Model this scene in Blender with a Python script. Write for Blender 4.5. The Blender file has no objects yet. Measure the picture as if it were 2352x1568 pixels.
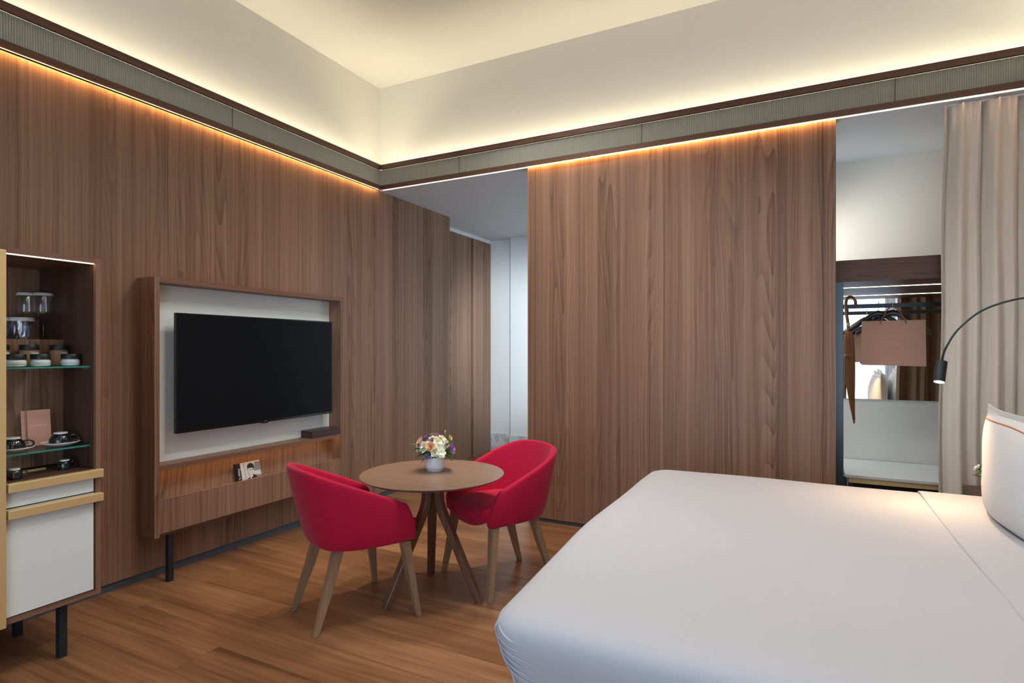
import bpy, bmesh, math, random
from mathutils import Vector, Matrix, noise
random.seed(7)
SC = bpy.context.scene
COL = SC.collection
PI = math.pi

# ------------------------------------------------------------------ camera
YAW = math.atan(674/1323)
cam_d = bpy.data.cameras.new('camera'); cam = bpy.data.objects.new('camera', cam_d); COL.objects.link(cam)
cam.location = (0, 0, 1.42); cam.rotation_euler = (PI/2, 0, YAW)
cam_d.sensor_width = 36; cam_d.lens = 1323/2352*36; cam_d.shift_y = 19/2352
cam_d.clip_start = 0.05; cam_d.clip_end = 60
SC.camera = cam

# ------------------------------------------------------------------ world, exposure, light strengths
w = bpy.data.worlds.new('world'); SC.world = w; w.use_nodes = True
w.node_tree.nodes['Background'].inputs[0].default_value = (0.75, 0.86, 1.0, 1)
w.node_tree.nodes['Background'].inputs[1].default_value = 0.6
SC.view_settings.view_transform = 'Standard'; SC.view_settings.look = 'None'
SC.view_settings.gamma = 1.0; SC.view_settings.exposure = 0.68
SC.view_settings.use_curve_mapping = False
SC.cycles.max_bounces = 8; SC.cycles.diffuse_bounces = 5; SC.cycles.glossy_bounces = 4
SC.cycles.transmission_bounces = 8; SC.cycles.transparent_max_bounces = 12
SC.cycles.caustics_reflective = False; SC.cycles.caustics_refractive = False
SC.cycles.sample_clamp_indirect = 4.0
SC.cycles.use_denoising = True
try: SC.cycles.denoiser = 'OPENIMAGEDENOISE'
except Exception: pass

WARM = (1.0, 0.52, 0.17); WARMER = (1.0, 0.50, 0.16); COVE = (1.0, 0.88, 0.64); COOL = (0.55, 0.75, 1.0)
E_COVE = 11.5; E_VAL = 22; E_WIN = 2.2; E_WIN2 = 1.6; E_CAB = 5.5; E_TV = 6.0; E_WARD = 9.0; E_LAMP = 14.0

def area(name, loc, rot, sx, sy, power, color):
    l = bpy.data.lights.new(name, 'AREA'); l.shape = 'RECTANGLE'; l.size = sx; l.size_y = sy
    l.energy = power; l.color = color
    o = bpy.data.objects.new(name, l); COL.objects.link(o); o.location = loc; o.rotation_euler = rot
    return o
# spot lights without fixtures, added to light the rooms
def added_spot(loc, power, color=(1, .8, .58), r=.07, angle=PI*.55):
    l = bpy.data.lights.new('added_spot', 'SPOT'); l.energy = power; l.color = color; l.shadow_soft_size = r
    l.spot_size = angle; l.spot_blend = .7
    o = bpy.data.objects.new('added_spot', l); COL.objects.link(o); o.location = loc
    return o
added_spot((-1.9, 4.85, 2.90), 6)
def aimed(loc, to, power, color, r, angle):
    o = added_spot(loc, power, color, r, angle)
    o.rotation_euler = (Vector(to)-Vector(loc)).to_track_quat('-Z', 'Y').to_euler(); return o
aimed((-.12, 4.80, 2.35), (.75, 5.36, 1.9), 20, (1, .94, .82), .22, PI*.75)      # unseen spot added behind the partition to brighten the alcove wall
aimed((-2.2, 5.0, 1.9), (-3.45, 7.03, 1.5), 150, (.84, .94, 1.0), .35, PI*.36)  # unseen spot added behind the partition to wash the passage end wall
for px_, py_, pw_ in ((.35, 2.3, 46), (-1.3, 1.2, 16), (-1.7, 3.3, 120), (-1.05, 2.3, 135), (.2, .4, 36)):
    added_spot((px_, py_, 3.96), pw_, (1, .975, .95), .28, PI*.72)  # overhead fill added at ceiling height, no lamps stand there

aimed((-2.3, 3.55, 3.96), (-2.55, 3.15, 0), 105, (1, .84, .62), .06, math.radians(38))

# ------------------------------------------------------------------ materials
def new_mat(name):
    m = bpy.data.materials.new(name); m.use_nodes = True
    return m, m.node_tree.nodes, m.node_tree.links, m.node_tree.nodes['Principled BSDF']
def mat(name, col, rough=.5, metal=0, spec=.5, bump=0, bscale=200, sheen=0, coat=0, var=0):
    m, N, L, B = new_mat(name)
    B.inputs['Base Color'].default_value = (*col, 1); B.inputs['Roughness'].default_value = rough
    B.inputs['Metallic'].default_value = metal; B.inputs['Specular IOR Level'].default_value = spec
    if sheen: B.inputs['Sheen Weight'].default_value = sheen; B.inputs['Sheen Roughness'].default_value = .4
    if coat: B.inputs['Coat Weight'].default_value = coat; B.inputs['Coat Roughness'].default_value = .1
    tc = N.new('ShaderNodeTexCoord'); nz = N.new('ShaderNodeTexNoise')
    nz.inputs['Scale'].default_value = bscale; nz.inputs['Detail'].default_value = 3
    L.new(tc.outputs['Object'], nz.inputs['Vector'])
    if bump:
        b = N.new('ShaderNodeBump'); b.inputs['Strength'].default_value = bump; b.inputs['Distance'].default_value = .002
        L.new(nz.outputs['Fac'], b.inputs['Height']); L.new(b.outputs['Normal'], B.inputs['Normal'])
    if var:
        mx = N.new('ShaderNodeMixRGB'); mx.inputs[1].default_value = (*[c*(1-var) for c in col], 1)
        mx.inputs[2].default_value = (*[min(1, c*(1+var)) for c in col], 1)
        L.new(nz.outputs['Fac'], mx.inputs[0]); L.new(mx.outputs[0], B.inputs['Base Color'])
    return m
def emit(name, col, strength):
    m, N, L, B = new_mat(name)
    B.inputs['Base Color'].default_value = (*col, 1)
    B.inputs['Emission Color'].default_value = (*col, 1); B.inputs['Emission Strength'].default_value = strength
    return m
def glass(name, col=(1, 1, 1), gloss=.05):
    """thin clear glass: passes light straight through and mirrors at grazing angles"""
    m, N, L, B = new_mat(name); N.remove(B)
    tr = N.new('ShaderNodeBsdfTransparent'); tr.inputs[0].default_value = (*col, 1)
    gl = N.new('ShaderNodeBsdfGlossy'); gl.inputs['Roughness'].default_value = .03
    lw = N.new('ShaderNodeLayerWeight'); lw.inputs[0].default_value = .35
    ma = N.new('ShaderNodeMath'); ma.operation = 'MULTIPLY_ADD'; ma.inputs[1].default_value = .28; ma.inputs[2].default_value = gloss
    mx = N.new('ShaderNodeMixShader')
    L.new(lw.outputs['Facing'], ma.inputs[0]); L.new(ma.outputs[0], mx.inputs[0]); L.new(tr.outputs[0], mx.inputs[1]); L.new(gl.outputs[0], mx.inputs[2])
    L.new(mx.outputs[0], N['Material Output'].inputs[0])
    return m

def wood(name, dark, mid, light, along='Z', across='XY', rough=.45, scale=1.0, fine=1.0, panel=0):
    """veneer: long soft bands, fine pores and a few cathedral figures, all running along one axis"""
    m, N, L, B = new_mat(name)
    tc = N.new('ShaderNodeTexCoord'); sep = N.new('ShaderNodeSeparateXYZ'); L.new(tc.outputs['Object'], sep.inputs[0])
    def math_(op, a, b=None, c=None):
        n = N.new('ShaderNodeMath'); n.operation = op
        for i, v in enumerate((a, b, c)):
            if v is None: continue
            if hasattr(v, 'is_linked') or hasattr(v, 'links'): L.new(v, n.inputs[i])
            else: n.inputs[i].default_value = v
        return n.outputs[0]
    ax = {'X': sep.outputs[0], 'Y': sep.outputs[1], 'Z': sep.outputs[2]}
    u = ax[across[0]] if len(across) == 1 else math_('ADD', ax[across[0]], ax[across[1]])
    v = ax[along]
    third = [k for k in 'XYZ' if k != along]
    # the grain drifts sideways a little on its way along the board
    wc = N.new('ShaderNodeCombineXYZ'); L.new(math_('MULTIPLY', u, 5.0*scale), wc.inputs[0]); L.new(math_('MULTIPLY', v, 1.1*scale), wc.inputs[1])
    wn = N.new('ShaderNodeTexNoise'); wn.inputs['Scale'].default_value = 1; wn.inputs['Detail'].default_value = 2; L.new(wc.outputs[0], wn.inputs['Vector'])
    u = math_('ADD', u, math_('MULTIPLY_ADD', wn.outputs['Fac'], .030/scale, -.015/scale))
    def vec(su, sv, off=0):
        c = N.new('ShaderNodeCombineXYZ')
        L.new(math_('MULTIPLY_ADD', u, su*scale, off), c.inputs[0]); L.new(math_('MULTIPLY', v, sv*scale), c.inputs[1])
        if len(across) == 1 and len(third) == 2:
            o = [k for k in third if k != across][0]
            L.new(math_('MULTIPLY', ax[o], su*scale*.7), c.inputs[2])
        return c.outputs[0]
    def nz(vv, detail=2, rough_=.5, dist=0):
        n = N.new('ShaderNodeTexNoise'); n.inputs['Scale'].default_value = 1; n.inputs['Detail'].default_value = detail
        n.inputs['Roughness'].default_value = rough_; n.inputs['Distortion'].default_value = dist
        L.new(vv, n.inputs['Vector']); return n.outputs['Fac']
    band = nz(vec(7, .10), 3)
    mid_n = nz(vec(42, .16, 3.1), 3)
    fine_n = nz(vec(190*fine, .8, 7.7), 2)
    warp = nz(vec(2.6, .16, 11.3), 2)
    # cathedral arches: contour lines of a slow field, showing only in some leaves of the veneer
    arch = math_('FRACT', math_('MULTIPLY', warp, 40.0))
    arch = math_('POWER', arch, 2.0)
    mask = math_('MULTIPLY', math_('SUBTRACT', nz(vec(3.4, .12, 21.7), 1), .46), 6.0)
    mask = math_('MINIMUM', math_('MAXIMUM', mask, 0.0), 1.0)
    f = math_('ADD', math_('MULTIPLY', band, .46), math_('MULTIPLY', mid_n, .50))
    f = math_('ADD', f, math_('MULTIPLY', fine_n, .46))
    f = math_('ADD', f, math_('MULTIPLY', math_('MULTIPLY', arch, mask), -.20))
    f = math_('SUBTRACT', f, .16)
    ramp = N.new('ShaderNodeValToRGB'); e = ramp.color_ramp.elements
    e[0].position = .28; e[0].color = (*dark, 1); e[1].position = .72; e[1].color = (*light, 1)
    k = e.new(.5); k.color = (*mid, 1)
    L.new(f, ramp.inputs[0]); out = ramp.outputs[0]
    L.new(out, B.inputs['Base Color'])
    B.inputs['Roughness'].default_value = rough; B.inputs['Specular IOR Level'].default_value = .35
    bp = N.new('ShaderNodeBump'); bp.inputs['Strength'].default_value = .12; bp.inputs['Distance'].default_value = .001
    L.new(fine_n, bp.inputs['Height']); L.new(bp.outputs['Normal'], B.inputs['Normal'])
    return m
WD, WM, WL = (.122, .065, .039), (.232, .130, .082), (.355, .214, .138)
M = {}
M['wall_wood'] = wood('walnut veneer', WD, WM, WL, 'Z', 'XY')
M['beam_wood'] = wood('walnut veneer lengthwise Y', (.085, .04, .024), (.13, .062, .038), (.17, .085, .05), 'Y', 'Z')
M['beam_wood_x'] = wood('walnut veneer lengthwise X', (.085, .04, .024), (.13, .062, .038), (.17, .085, .05), 'X', 'Z')
M['furn_wood'] = wood('walnut furniture', WD, WM, WL, 'Z', 'XY', scale=1.2)
M['furn_wood_y'] = wood('walnut furniture lengthwise', (.12, .06, .038), (.19, .1, .065), (.26, .145, .095), 'Y', 'Z', scale=1.2)
M['furn_wood_x'] = wood('walnut furniture crosswise', (.06, .032, .022), (.1, .052, .036), (.14, .075, .05), 'X', 'Z', scale=1.2)
M['edge_wood'] = mat('walnut edge', (.225, .115, .072), .45, var=.12, bscale=30)
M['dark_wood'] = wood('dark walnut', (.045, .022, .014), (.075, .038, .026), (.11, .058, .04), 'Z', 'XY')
M['table_wood'] = wood('table walnut', (.16, .098, .065), (.22, .138, .094), (.28, .18, .125), 'X', 'Y', rough=.3)
M['leg_wood'] = wood('table leg walnut', (.09, .045, .028), (.16, .082, .052), (.24, .13, .085), 'Z', 'XY', rough=.35, scale=2)
M['chair_wood'] = wood('chair leg ash', (.19, .118, .068), (.28, .178, .105), (.37, .24, .15), 'Z', 'XY', rough=.45, scale=2)
M['cream'] = mat('cream paint', (.72, .705, .655), .75, bump=.05, bscale=60)
M['white_paint'] = mat('white paint', (.74, .78, .80), .7, bump=.04, bscale=60)
M['passage_ceiling'] = mat('white ceiling paint', (.62, .66, .70), .7)
M['panel_white'] = mat('pale lacquer', (.86, .92, .88), .45)
M['lacquer'] = mat('white lacquer', (.76, .80, .77), .32)
M['base'] = mat('blue grey skirting', (.085, .115, .145), .35, metal=.3)
M['brass'] = mat('brushed brass', (.82, .62, .30), .5, metal=.6, bump=.04, bscale=400)
M['black_metal'] = mat('dark powder coated metal', (.028, .038, .044), .38, metal=.4)
M['grey_metal'] = mat('grey green metal', (.075, .10, .105), .35, metal=.5)
M['chrome'] = mat('chrome', (.75, .75, .76), .12, metal=1)
M['red'] = mat('red wool', (.46, .007, .045), .85, spec=.2, bump=.25, bscale=700, sheen=.15, var=.06)
M['tv_black'] = mat('tv bezel', (.006, .008, .009), .25)
M['screen'] = mat('tv screen', (.006, .008, .010), .45, spec=.12)
M['linen'] = mat('white cotton', (.465, .475, .505), .8, spec=.2, bump=.10, bscale=900)
M['pillow'] = mat('white pillowcase', (.62, .64, .66), .8, spec=.2, bump=.08, bscale=900)
M['orange'] = mat('terracotta stitching', (.50, .15, .055), .7)
M['mirror'] = mat('mirror', (.86, .88, .88), .015, metal=1)
M['marble'] = mat('white marble', (.72, .75, .76), .22)
M['flute'] = mat('fluted glass', (.44, .44, .36), .28, metal=.35, spec=.6)
M['paper'] = mat('rose paper', (.56, .33, .235), .7, var=.05, bscale=12)
M['paper_pink'] = mat('pink booklet', (.66, .36, .27), .7, var=.04, bscale=20)
M['cord'] = mat('brown cord', (.28, .14, .07), .7)
M['ceramic_black'] = mat('black glaze', (.008, .013, .015), .12, coat=.5)
M['ceramic_white'] = mat('white glaze', (.80, .80, .78), .15, coat=.4)
M['black'] = mat('black plastic', (.012, .013, .015), .4)
M['umbrella'] = wood('umbrella cloth', (.15, .055, .018), (.22, .085, .028), (.30, .125, .045), 'Z', 'XY', rough=.5, scale=3)
M['cane'] = mat('polished cane', (.25, .10, .035), .25, coat=.4, var=.15, bscale=20)
M['hanger'] = mat('ebonised hanger', (.018, .015, .014), .3)
M['glass'] = glass('clear glass'); M['shelf_glass'] = glass('shelf glass', (.85, .96, .92), .05); M['cut_glass'] = glass('cut glass', (.88, .90, .92), .14)
M['glass_edge'] = mat('green glass edge', (.03, .22, .18), .2)
M['label'] = mat('jar label', (.62, .76, .70), .6)
M['nuts'] = mat('mixed nuts', (.30, .19, .10), .6, bump=1, bscale=90, var=.6)
M['lid_paper'] = mat('white paper lid', (.74, .73, .72), .7)
M['leaf'] = mat('leaf green', (.06, .21, .06), .5, var=.35, bscale=25)
M['leaf_pale'] = mat('pale leaf', (.30, .42, .20), .55, var=.2, bscale=25)
M['petal_white'] = mat('cream petal', (.90, .88, .70), .6); M['petal_peach'] = mat('peach petal', (.86, .50, .28), .6)
M['petal_pink'] = mat('pink petal', (.82, .48, .42), .6); M['petal_purple'] = mat('purple petal', (.36, .15, .50), .6)
M['petal_yellow'] = mat('straw petal', (.78, .60, .27), .6)
M['vase'] = mat('white porcelain vase', (.84, .88, .92), .22, coat=.3)
M['box_dark'] = mat('plum leather', (.055, .03, .032), .45)
M['ink_white'] = mat('white ink', (.85, .82, .80), .5); M['ink_grey'] = mat('grey ink', (.35, .35, .36), .4)
M['led_cove'] = emit('cove strip', COVE, E_COVE); M['led_val'] = emit('valance strip', WARM, E_VAL)
M['led_curtain'] = emit('curtain strip', (1, .66, .36), 42)
M['led_prof'] = emit('pale light profile', (1, .86, .70), 1.0)
M['led_cab'] = emit('cabinet strip', (1, .78, .5), E_CAB); M['led_tv'] = emit('niche strip', WARMER, E_TV)
M['led_ward'] = emit('wardrobe strip', (1, .80, .56), E_WARD); M['led_lamp'] = emit('lamp lens', (1, .84, .60), E_LAMP)
M['sky_pane'] = emit('daylit sheer pane', COOL, E_WIN); M['added_pane'] = emit('added glowing pane', (.80, .92, 1.0), E_WIN2)

def curtain_mat():
    m, N, L, B = new_mat('beige curtain velvet')
    tc = N.new('ShaderNodeTexCoord'); mp = N.new('ShaderNodeMapping'); mp.inputs['Scale'].default_value = (60, 60, 4)
    nz = N.new('ShaderNodeTexNoise'); nz.inputs['Scale'].default_value = 1; nz.inputs['Detail'].default_value = 4
    L.new(tc.outputs['Object'], mp.inputs[0]); L.new(mp.outputs[0], nz.inputs['Vector'])
    mx = N.new('ShaderNodeMixRGB'); mx.inputs[1].default_value = (.60, .57, .50, 1); mx.inputs[2].default_value = (.74, .70, .62, 1)
    L.new(nz.outputs['Fac'], mx.inputs[0]); L.new(mx.outputs[0], B.inputs['Base Color'])
    B.inputs['Roughness'].default_value = .8; B.inputs['Sheen Weight'].default_value = .2
    return m
M['curtain'] = curtain_mat()

def marble_mat():
    m, N, L, B = new_mat('veined marble')
    tc = N.new('ShaderNodeTexCoord'); nz = N.new('ShaderNodeTexNoise'); nz.inputs['Scale'].default_value = 2.2
    nz.inputs['Detail'].default_value = 6; nz.inputs['Distortion'].default_value = 1.6
    L.new(tc.outputs['Object'], nz.inputs['Vector'])
    r = N.new('ShaderNodeValToRGB'); e = r.color_ramp.elements
    e[0].position = .44; e[0].color = (.66, .70, .71, 1); e[1].position = .56; e[1].color = (.66, .70, .71, 1)
    k = e.new(.5); k.color = (.44, .48, .50, 1)
    L.new(nz.outputs['Fac'], r.inputs[0]); L.new(r.outputs[0], B.inputs['Base Color']); B.inputs['Roughness'].default_value = .25
    return m
M['veined'] = marble_mat()

def floor_mat():
    m, N, L, B = new_mat('oiled plank floor')
    tc = N.new('ShaderNodeTexCoord')
    br = N.new('ShaderNodeTexBrick'); br.inputs['Scale'].default_value = 1.0
    br.inputs['Brick Width'].default_value = 2.1; br.inputs['Row Height'].default_value = .235
    br.inputs['Mortar Size'].default_value = .0016; br.inputs['Mortar Smooth'].default_value = .3; br.inputs['Bias'].default_value = 0
    br.offset = .37; br.offset_frequency = 2
    br.inputs['Color1'].default_value = (0, 0, 0, 1); br.inputs['Color2'].default_value = (1, 1, 1, 1); br.inputs['Mortar'].default_value = (.5, .5, .5, 1)
    mpb = N.new('ShaderNodeMapping'); mpb.inputs['Location'].default_value = (.4, .06, 0)
    L.new(tc.outputs['Object'], mpb.inputs[0]); L.new(mpb.outputs[0], br.inputs['Vector'])
    # grain runs along X and shifts from plank to plank
    sep = N.new('ShaderNodeSeparateXYZ'); L.new(tc.outputs['Object'], sep.inputs[0])
    cmb = N.new('ShaderNodeCombineXYZ'); L.new(sep.outputs[0], cmb.inputs[0]); L.new(sep.outputs[1], cmb.inputs[1])
    ml = N.new('ShaderNodeMath'); ml.operation = 'MULTIPLY'; ml.inputs[1].default_value = 9.0
    L.new(br.outputs['Color'], ml.inputs[0]); L.new(ml.outputs[0], cmb.inputs[2])
    def nz(sx, sy, detail, dist=0):
        mp = N.new('ShaderNodeMapping'); mp.inputs['Scale'].default_value = (sx, sy, 1)
        n = N.new('ShaderNodeTexNoise'); n.inputs['Scale'].default_value = 1; n.inputs['Detail'].default_value = detail
        n.inputs['Distortion'].default_value = dist
        L.new(cmb.outputs[0], mp.inputs[0]); L.new(mp.outputs[0], n.inputs['Vector']); return n.outputs['Fac']
    a = nz(.9, 14, 4, .6); b = nz(1.5, 70, 3, .2); c = nz(.35, 3.0, 2)
    def ma(op, x, y):
        n = N.new('ShaderNodeMath'); n.operation = op
        for i, q in enumerate((x, y)):
            if isinstance(q, (int, float)): n.inputs[i].default_value = q
            else: L.new(q, n.inputs[i])
        return n.outputs[0]
    f = ma('ADD', ma('MULTIPLY', a, .6), ma('MULTIPLY', b, .35)); f = ma('ADD', f, ma('MULTIPLY', c, .35))
    f = ma('ADD', f, ma('MULTIPLY', br.outputs['Color'], .13)); f = ma('SUBTRACT', f, .22)
    r = N.new('ShaderNodeValToRGB'); e = r.color_ramp.elements
    e[0].position = .28; e[0].color = (.125, .053, .023, 1); e[1].position = .74; e[1].color = (.40, .205, .098, 1)
    k = e.new(.5); k.color = (.245, .114, .051, 1)
    L.new(f, r.inputs[0])
    mx = N.new('ShaderNodeMixRGB'); mx.inputs[2].default_value = (.07, .028, .014, 1)
    L.new(ma('MULTIPLY', br.outputs['Fac'], .8), mx.inputs[0]); L.new(r.outputs[0], mx.inputs[1]); L.new(mx.outputs[0], B.inputs['Base Color'])
    B.inputs['Roughness'].default_value = .36; B.inputs['Specular IOR Level'].default_value = .35
    bp = N.new('ShaderNodeBump'); bp.inputs['Strength'].default_value = .15; bp.inputs['Distance'].default_value = .001
    L.new(b, bp.inputs['Height']); L.new(bp.outputs['Normal'], B.inputs['Normal'])
    return m
M['floor'] = floor_mat()

# ------------------------------------------------------------------ mesh helpers
def obj(name, bm, m, parent=None, smooth=False, weld=False):
    if weld: bmesh.ops.remove_doubles(bm, verts=bm.verts, dist=1e-5)
    bmesh.ops.recalc_face_normals(bm, faces=bm.faces)
    me = bpy.data.meshes.new(name); bm.to_mesh(me); bm.free()
    ms = m if isinstance(m, (list, tuple)) else [m]
    for x in ms: me.materials.append(M[x] if isinstance(x, str) else x)
    if smooth:
        for p in me.polygons: p.use_smooth = True
        me.set_sharp_from_angle(angle=math.radians(48))
    o = bpy.data.objects.new(name, me); COL.objects.link(o)
    if parent is not None: o.parent = parent
    return o
def add_box(bm, lo, hi, mi=0, bev=0):
    lo = Vector(lo); hi = Vector(hi); c = (lo+hi)/2; d = hi-lo
    b2 = bmesh.new()
    bmesh.ops.create_cube(b2, size=1, matrix=Matrix.Translation(c) @ Matrix.Diagonal((*[abs(x) for x in d], 1)))
    if bev: bmesh.ops.bevel(b2, geom=list(b2.edges), offset=bev, segments=2, affect='EDGES', profile=.5)
    for f in b2.faces: f.material_index = mi
    merge(bm, b2)
def merge(bm, b2, M4=None):
    if M4 is not None: bmesh.ops.transform(b2, matrix=M4, verts=b2.verts)
    t = bpy.data.meshes.new('tmp'); b2.to_mesh(t); b2.free(); bm.from_mesh(t); bpy.data.meshes.remove(t)
def box(name, lo, hi, m, parent=None, bev=0):
    bm = bmesh.new(); add_box(bm, lo, hi, 0, bev); return obj(name, bm, m, parent)
def add_loft(bm, rings, cap=True, closed=True, mi=0, wrap=False):
    vs = [[bm.verts.new(p) for p in r] for r in rings]
    n = len(rings[0]); K = len(vs)
    for k in range(K if wrap else K-1):
        for i in range(n if closed else n-1):
            f = bm.faces.new((vs[k][i], vs[k][(i+1) % n], vs[(k+1) % K][(i+1) % n], vs[(k+1) % K][i])); f.material_index = mi
    if cap and not wrap:
        for r in (vs[0], vs[-1]):
            try: bm.faces.new(r).material_index = mi
            except Exception: pass
    return vs
def add_lathe(bm, prof, c=(0, 0, 0), n=32, mi=0):
    rings = [[(c[0]+r*math.cos(2*PI*i/n), c[1]+r*math.sin(2*PI*i/n), c[2]+z) for i in range(n)] for r, z in prof]
    add_loft(bm, rings, cap=True, mi=mi)
def frame_at(t, up=Vector((0, 0, 1))):
    t = t.normalized()
    if abs(t.dot(up)) > .95: up = Vector((0, 1, 0)) if abs(t.y) < .9 else Vector((1, 0, 0))
    a = t.cross(up).normalized(); return a, a.cross(t).normalized()
def add_tube(bm, pts, r, n=10, mi=0, sect=None, cap=True, up=None):
    pts = [Vector(p) for p in pts]; rings = []
    pa = None
    for k, p in enumerate(pts):
        t = (pts[min(k+1, len(pts)-1)]-pts[max(k-1, 0)]).normalized()
        if pa is None: a, b = frame_at(t, Vector(up) if up else Vector((0, 0, 1)))
        else:
            a = (pa - t*pa.dot(t)).normalized(); b = a.cross(t)
        pa = a
        rr = r[k] if isinstance(r, (list, tuple)) else r
        if sect: rings.append([p+a*(x*rr)+b*(y*rr) for x, y in sect])
        else: rings.append([p+a*(rr*math.cos(2*PI*i/n))+b*(rr*math.sin(2*PI*i/n)) for i in range(n)])
    add_loft(bm, rings, cap=cap, mi=mi)
def cr(P, n):
    """Catmull-Rom through the points, n samples per span"""
    P = [Vector(p) for p in P]; Q = [P[0]*2-P[1]]+P+[P[-1]*2-P[-2]]; out = []
    for i in range(1, len(Q)-2):
        for j in range(n):
            t = j/n; a, b, c, d = Q[i-1], Q[i], Q[i+1], Q[i+2]
            out.append(.5*((2*b)+(c-a)*t+(2*a-5*b+4*c-d)*t*t+(3*b-a-3*c+d)*t**3))
    out.append(P[-1]); return out
def thing(name, label, cat, loc=(0, 0, 0), rz=0, group=None):
    o = bpy.data.objects.new(name, None); COL.objects.link(o); o.location = loc; o.rotation_euler = (0, 0, rz)
    o.empty_display_size = .05; o['label'] = label; o['category'] = cat
    if group: o['group'] = group
    return o
def tag(o, label, cat, group=None):
    o['label'] = label; o['category'] = cat
    if group: o['group'] = group
    return o
def struct(o): o['kind'] = 'structure'; return o
def dup(root, loc, rz=None, label=None):
    r = root.copy(); COL.objects.link(r); r.location = loc
    if rz is not None: r.rotation_euler = (0, 0, rz)
    if label: r['label'] = label
    for ch in list(root.children):
        c = ch.copy(); COL.objects.link(c); c.parent = r
        for g in list(ch.children):
            d = g.copy(); COL.objects.link(d); d.parent = c
    return r
def text_obj(name, body, size, mtx, m, parent, spacing=1.0):
    cu = bpy.data.curves.new(name, 'FONT'); cu.body = body; cu.size = size; cu.extrude = .0002
    cu.align_x = 'CENTER'; cu.align_y = 'CENTER'; cu.space_character = spacing
    t = bpy.data.objects.new('t', cu); COL.objects.link(t)
    bpy.context.view_layer.update()
    me = bpy.data.meshes.new_from_object(t.evaluated_get(bpy.context.evaluated_depsgraph_get()))
    bpy.data.objects.remove(t); bpy.data.curves.remove(cu)
    me.transform(mtx); me.materials.clear(); me.materials.append(M[m]); me.name = name
    o = bpy.data.objects.new(name, me); COL.objects.link(o); o.parent = parent
    return o
def fine_print(name, n, width, h, mtx, m, parent):
    """a line of lettering too small to read: a row of short strokes of uneven height"""
    bm = bmesh.new()
    for i in range(n):
        if i == n//4: continue
        x = -width/2+width*i/(n-1); k = h*(.55+.45*((i*7) % 5)/4)
        add_box(bm, (x-width/n*.28, -h*.3, 0), (x+width/n*.28, -h*.3+k, .0002))
    bmesh.ops.transform(bm, matrix=mtx, verts=bm.verts); return obj(name, bm, m, parent)
def basis(right, up, loc):
    r = Vector(right).normalized(); u = Vector(up).normalized(); n = r.cross(u)
    return Matrix(((r.x, u.x, n.x, loc[0]), (r.y, u.y, n.y, loc[1]), (r.z, u.z, n.z, loc[2]), (0, 0, 0, 1)))

# ------------------------------------------------------------------ room shell
XL, YP, ZV = -3.63, 4.345, 2.937       # face of the left panelling, face of the far partition, underside of the valance
XR, YB, ZC = 1.45, -1.8, 3.994
XLU, YPU = -3.745, 4.475               # upper cream walls, set back behind the valance
YE = 5.555                             # where the left panelling ends in the passage
struct(box('floor', (-4.3, YB-.2, -.08), (2.2, 7.3, 0), 'floor'))
struct(box('ceiling', (-4.0, YB-.2, ZC), (2.2, 4.7, ZC+.1), 'cream'))
# left wall panelling with narrow joints
def panelled(name, axis, face, depth, a0, a1, z0, z1, joints, m='wall_wood'):
    """one wall built of veneered boards with 2 mm open joints; axis is the direction it runs in"""
    bm = bmesh.new(); cuts = [a0]+[j for j in joints if a0 < j < a1]+[a1]
    for i in range(len(cuts)-1):
        p = cuts[i]+(.0012 if i else 0); q = cuts[i+1]-(.0012 if i < len(cuts)-2 else 0)
        if axis == 'Y': add_box(bm, (min(face, face+depth), p, z0), (max(face, face+depth), q, z1))
        else: add_box(bm, (p, min(face, face+depth), z0), (q, max(face, face+depth), z1))
    s = .012 if depth > 0 else -.012
    if axis == 'Y': add_box(bm, (min(face+s, face+depth), a0, z0), (max(face+s, face+depth), a1, z1))
    else: add_box(bm, (a0, min(face+s, face+depth), z0), (a1, max(face+s, face+depth), z1))
    return struct(obj(name, bm, m))
panelled('wall_left', 'Y', XL, -.1, YB, YE, .05, ZV, [-.9, .16, 1.22, 2.28, 3.34, 4.40])
struct(box('wall_left_upper', (XLU-.1, YB-.1, ZV), (XLU, YPU+.1, ZC), 'cream'))
struct(box('baseboard_left', (XL-.09, YB, 0), (XL-.012, YE-.01, .05), 'base'))
# partition that stands in front of the passage
panelled('wall_far', 'X', YP, .09, -2.067, .179, .035, ZV, [-1.995, -.941, .103])
struct(box('baseboard_far', (-2.06, YP+.012, 0), (.17, YP+.08, .035), 'base'))
struct(box('wall_far_upper', (XLU-.1, YPU, ZV+.03), (XR+.1, YPU+.1, ZC), 'cream'))
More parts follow.
